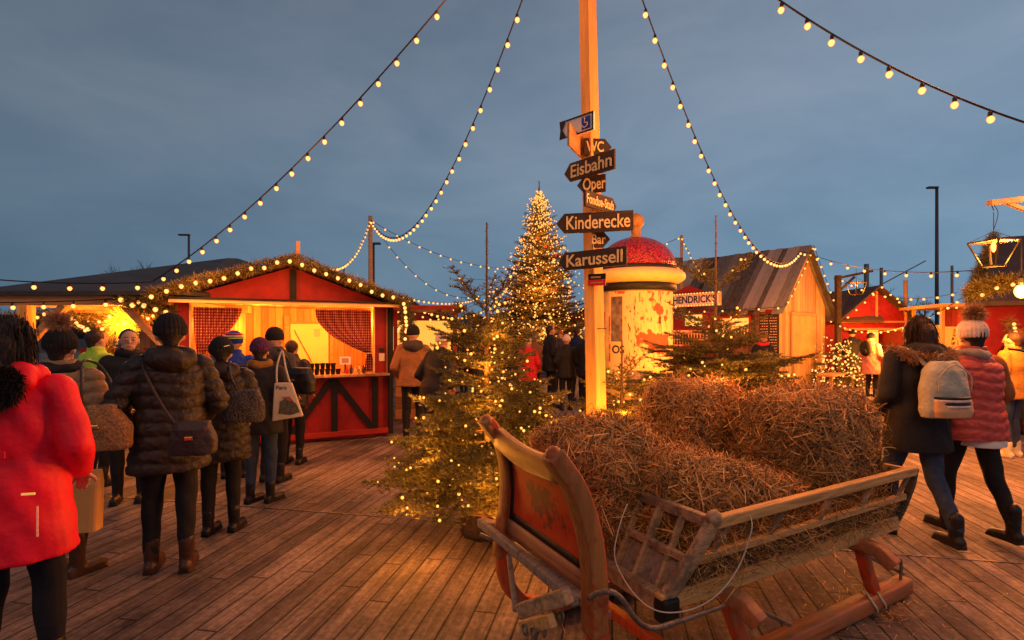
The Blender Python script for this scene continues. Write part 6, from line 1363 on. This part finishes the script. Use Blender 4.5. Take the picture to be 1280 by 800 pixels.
p = np.stack([rn.uniform(-.8, .85, n), -.42 + rn.normal(0, .03, n) + rn.uniform(0, .75, n) * (rn.random(n) < .5), rn.uniform(-.02, .2, n)], 1); t = rn.normal(0, 1, (n, 3)); t /= np.linalg.norm(t, axis=1)[:, None]; s = np.cross(t, rn.normal(0, 1, (n, 3))); s /= np.linalg.norm(s, axis=1)[:, None]; ln = rn.uniform(.04, .13, (n, 1))
tri_mesh('straw', np.stack([p - s * .0018, p + s * .0018, p + t * ln], 1), 'straw', lo)
fs_ = empty('fallen_straw', SLM @ Vector((1.3, .1, .004)), SA); tag(fs_, 'scattered straw fallen on the deck around the sleigh runners', 'straw', kind='stuff'); n = 1500
p = np.stack([rn.normal(0, .75, n), rn.normal(-.1, .35, n), rn.uniform(0, .008, n)], 1); p[:260, 0] = .85 + rn.normal(0, .10, 260); p[:260, 1] = -.12 + rn.normal(0, .07, 260)
t = np.stack([rn.normal(0, 1, n), rn.normal(0, 1, n), rn.normal(0, .04, n)], 1); t /= np.linalg.norm(t, axis=1)[:, None]; s = np.cross(t, [0, 0, 1.0]); ln = rn.uniform(.02, .09, (n, 1))
tri_mesh('straw', np.stack([p - s * .0016, p + s * .0016, p + t * ln], 1), 'straw', fs_)
sp3 = empty('fir_sprig', SLM @ Vector((2.25, .10, .5)), 0, 'green fir sprig sticking up at the rear end of the sleigh tray', 'fir sprig')
sg_ = []; rgx = random.Random(3); b = MB()
for k in range(9):
    p = Vector((rgx.uniform(-.12, .12), rgx.uniform(-.12, .12), 0)); d = Vector((rgx.uniform(-.3, .3), rgx.uniform(-.3, .3), 1)).normalized(); l = rgx.uniform(.2, .42); b.tube([p, p + d * l], [.005, .002], 5); sg_ += [(p, p + d * l)]
    for q_ in range(5): s2 = p + d * l * (.3 + .14 * q_); sg_.append((s2, s2 + (d + Vector((rgx.uniform(-1, 1), rgx.uniform(-1, 1), 0))).normalized() * .08))
b.build('stem', 'twig', sp3); A = np.array([list(x[0]) for x in sg_]); B = np.array([list(x[1]) for x in sg_]); i = RNG.integers(0, len(sg_), 5200); tt = RNG.random((5200, 1)); P = A[i] + (B - A)[i] * tt; D = RNG.normal(0, 1, (5200, 3)) + (B - A)[i] * 6; D /= np.linalg.norm(D, axis=1)[:, None]; S = np.cross(D, RNG.normal(0, 1, (5200, 3))); S /= np.linalg.norm(S, axis=1)[:, None]
tri_mesh('needles', np.stack([P - S * .0018, P + S * .0018, P + D * .024], 1), 'needle', sp3)

# ================================================================== CAMERA, RENDER
cam = bpy.data.cameras.new('Camera'); co = bpy.data.objects.new('Camera', cam); COL.objects.link(co); SC.camera = co
co.location = (0, 0, H); co.rotation_euler = (PI / 2, 0, 0); cam.lens = 18; cam.sensor_width = 36; cam.shift_y = 18 / 1280; cam.clip_end = 3000; cam.clip_start = .05
SC.view_settings.view_transform = 'Standard'; SC.view_settings.look = 'None'; SC.view_settings.exposure = 0
SC.cycles.use_denoising = True
try: SC.cycles.denoiser = 'OPENIMAGEDENOISE'
except Exception: pass
SC.cycles.sample_clamp_indirect = 3; SC.cycles.max_bounces = 6; SC.cycles.transparent_max_bounces = 8
SC.cycles.use_adaptive_sampling = True; SC.cycles.adaptive_threshold = .02
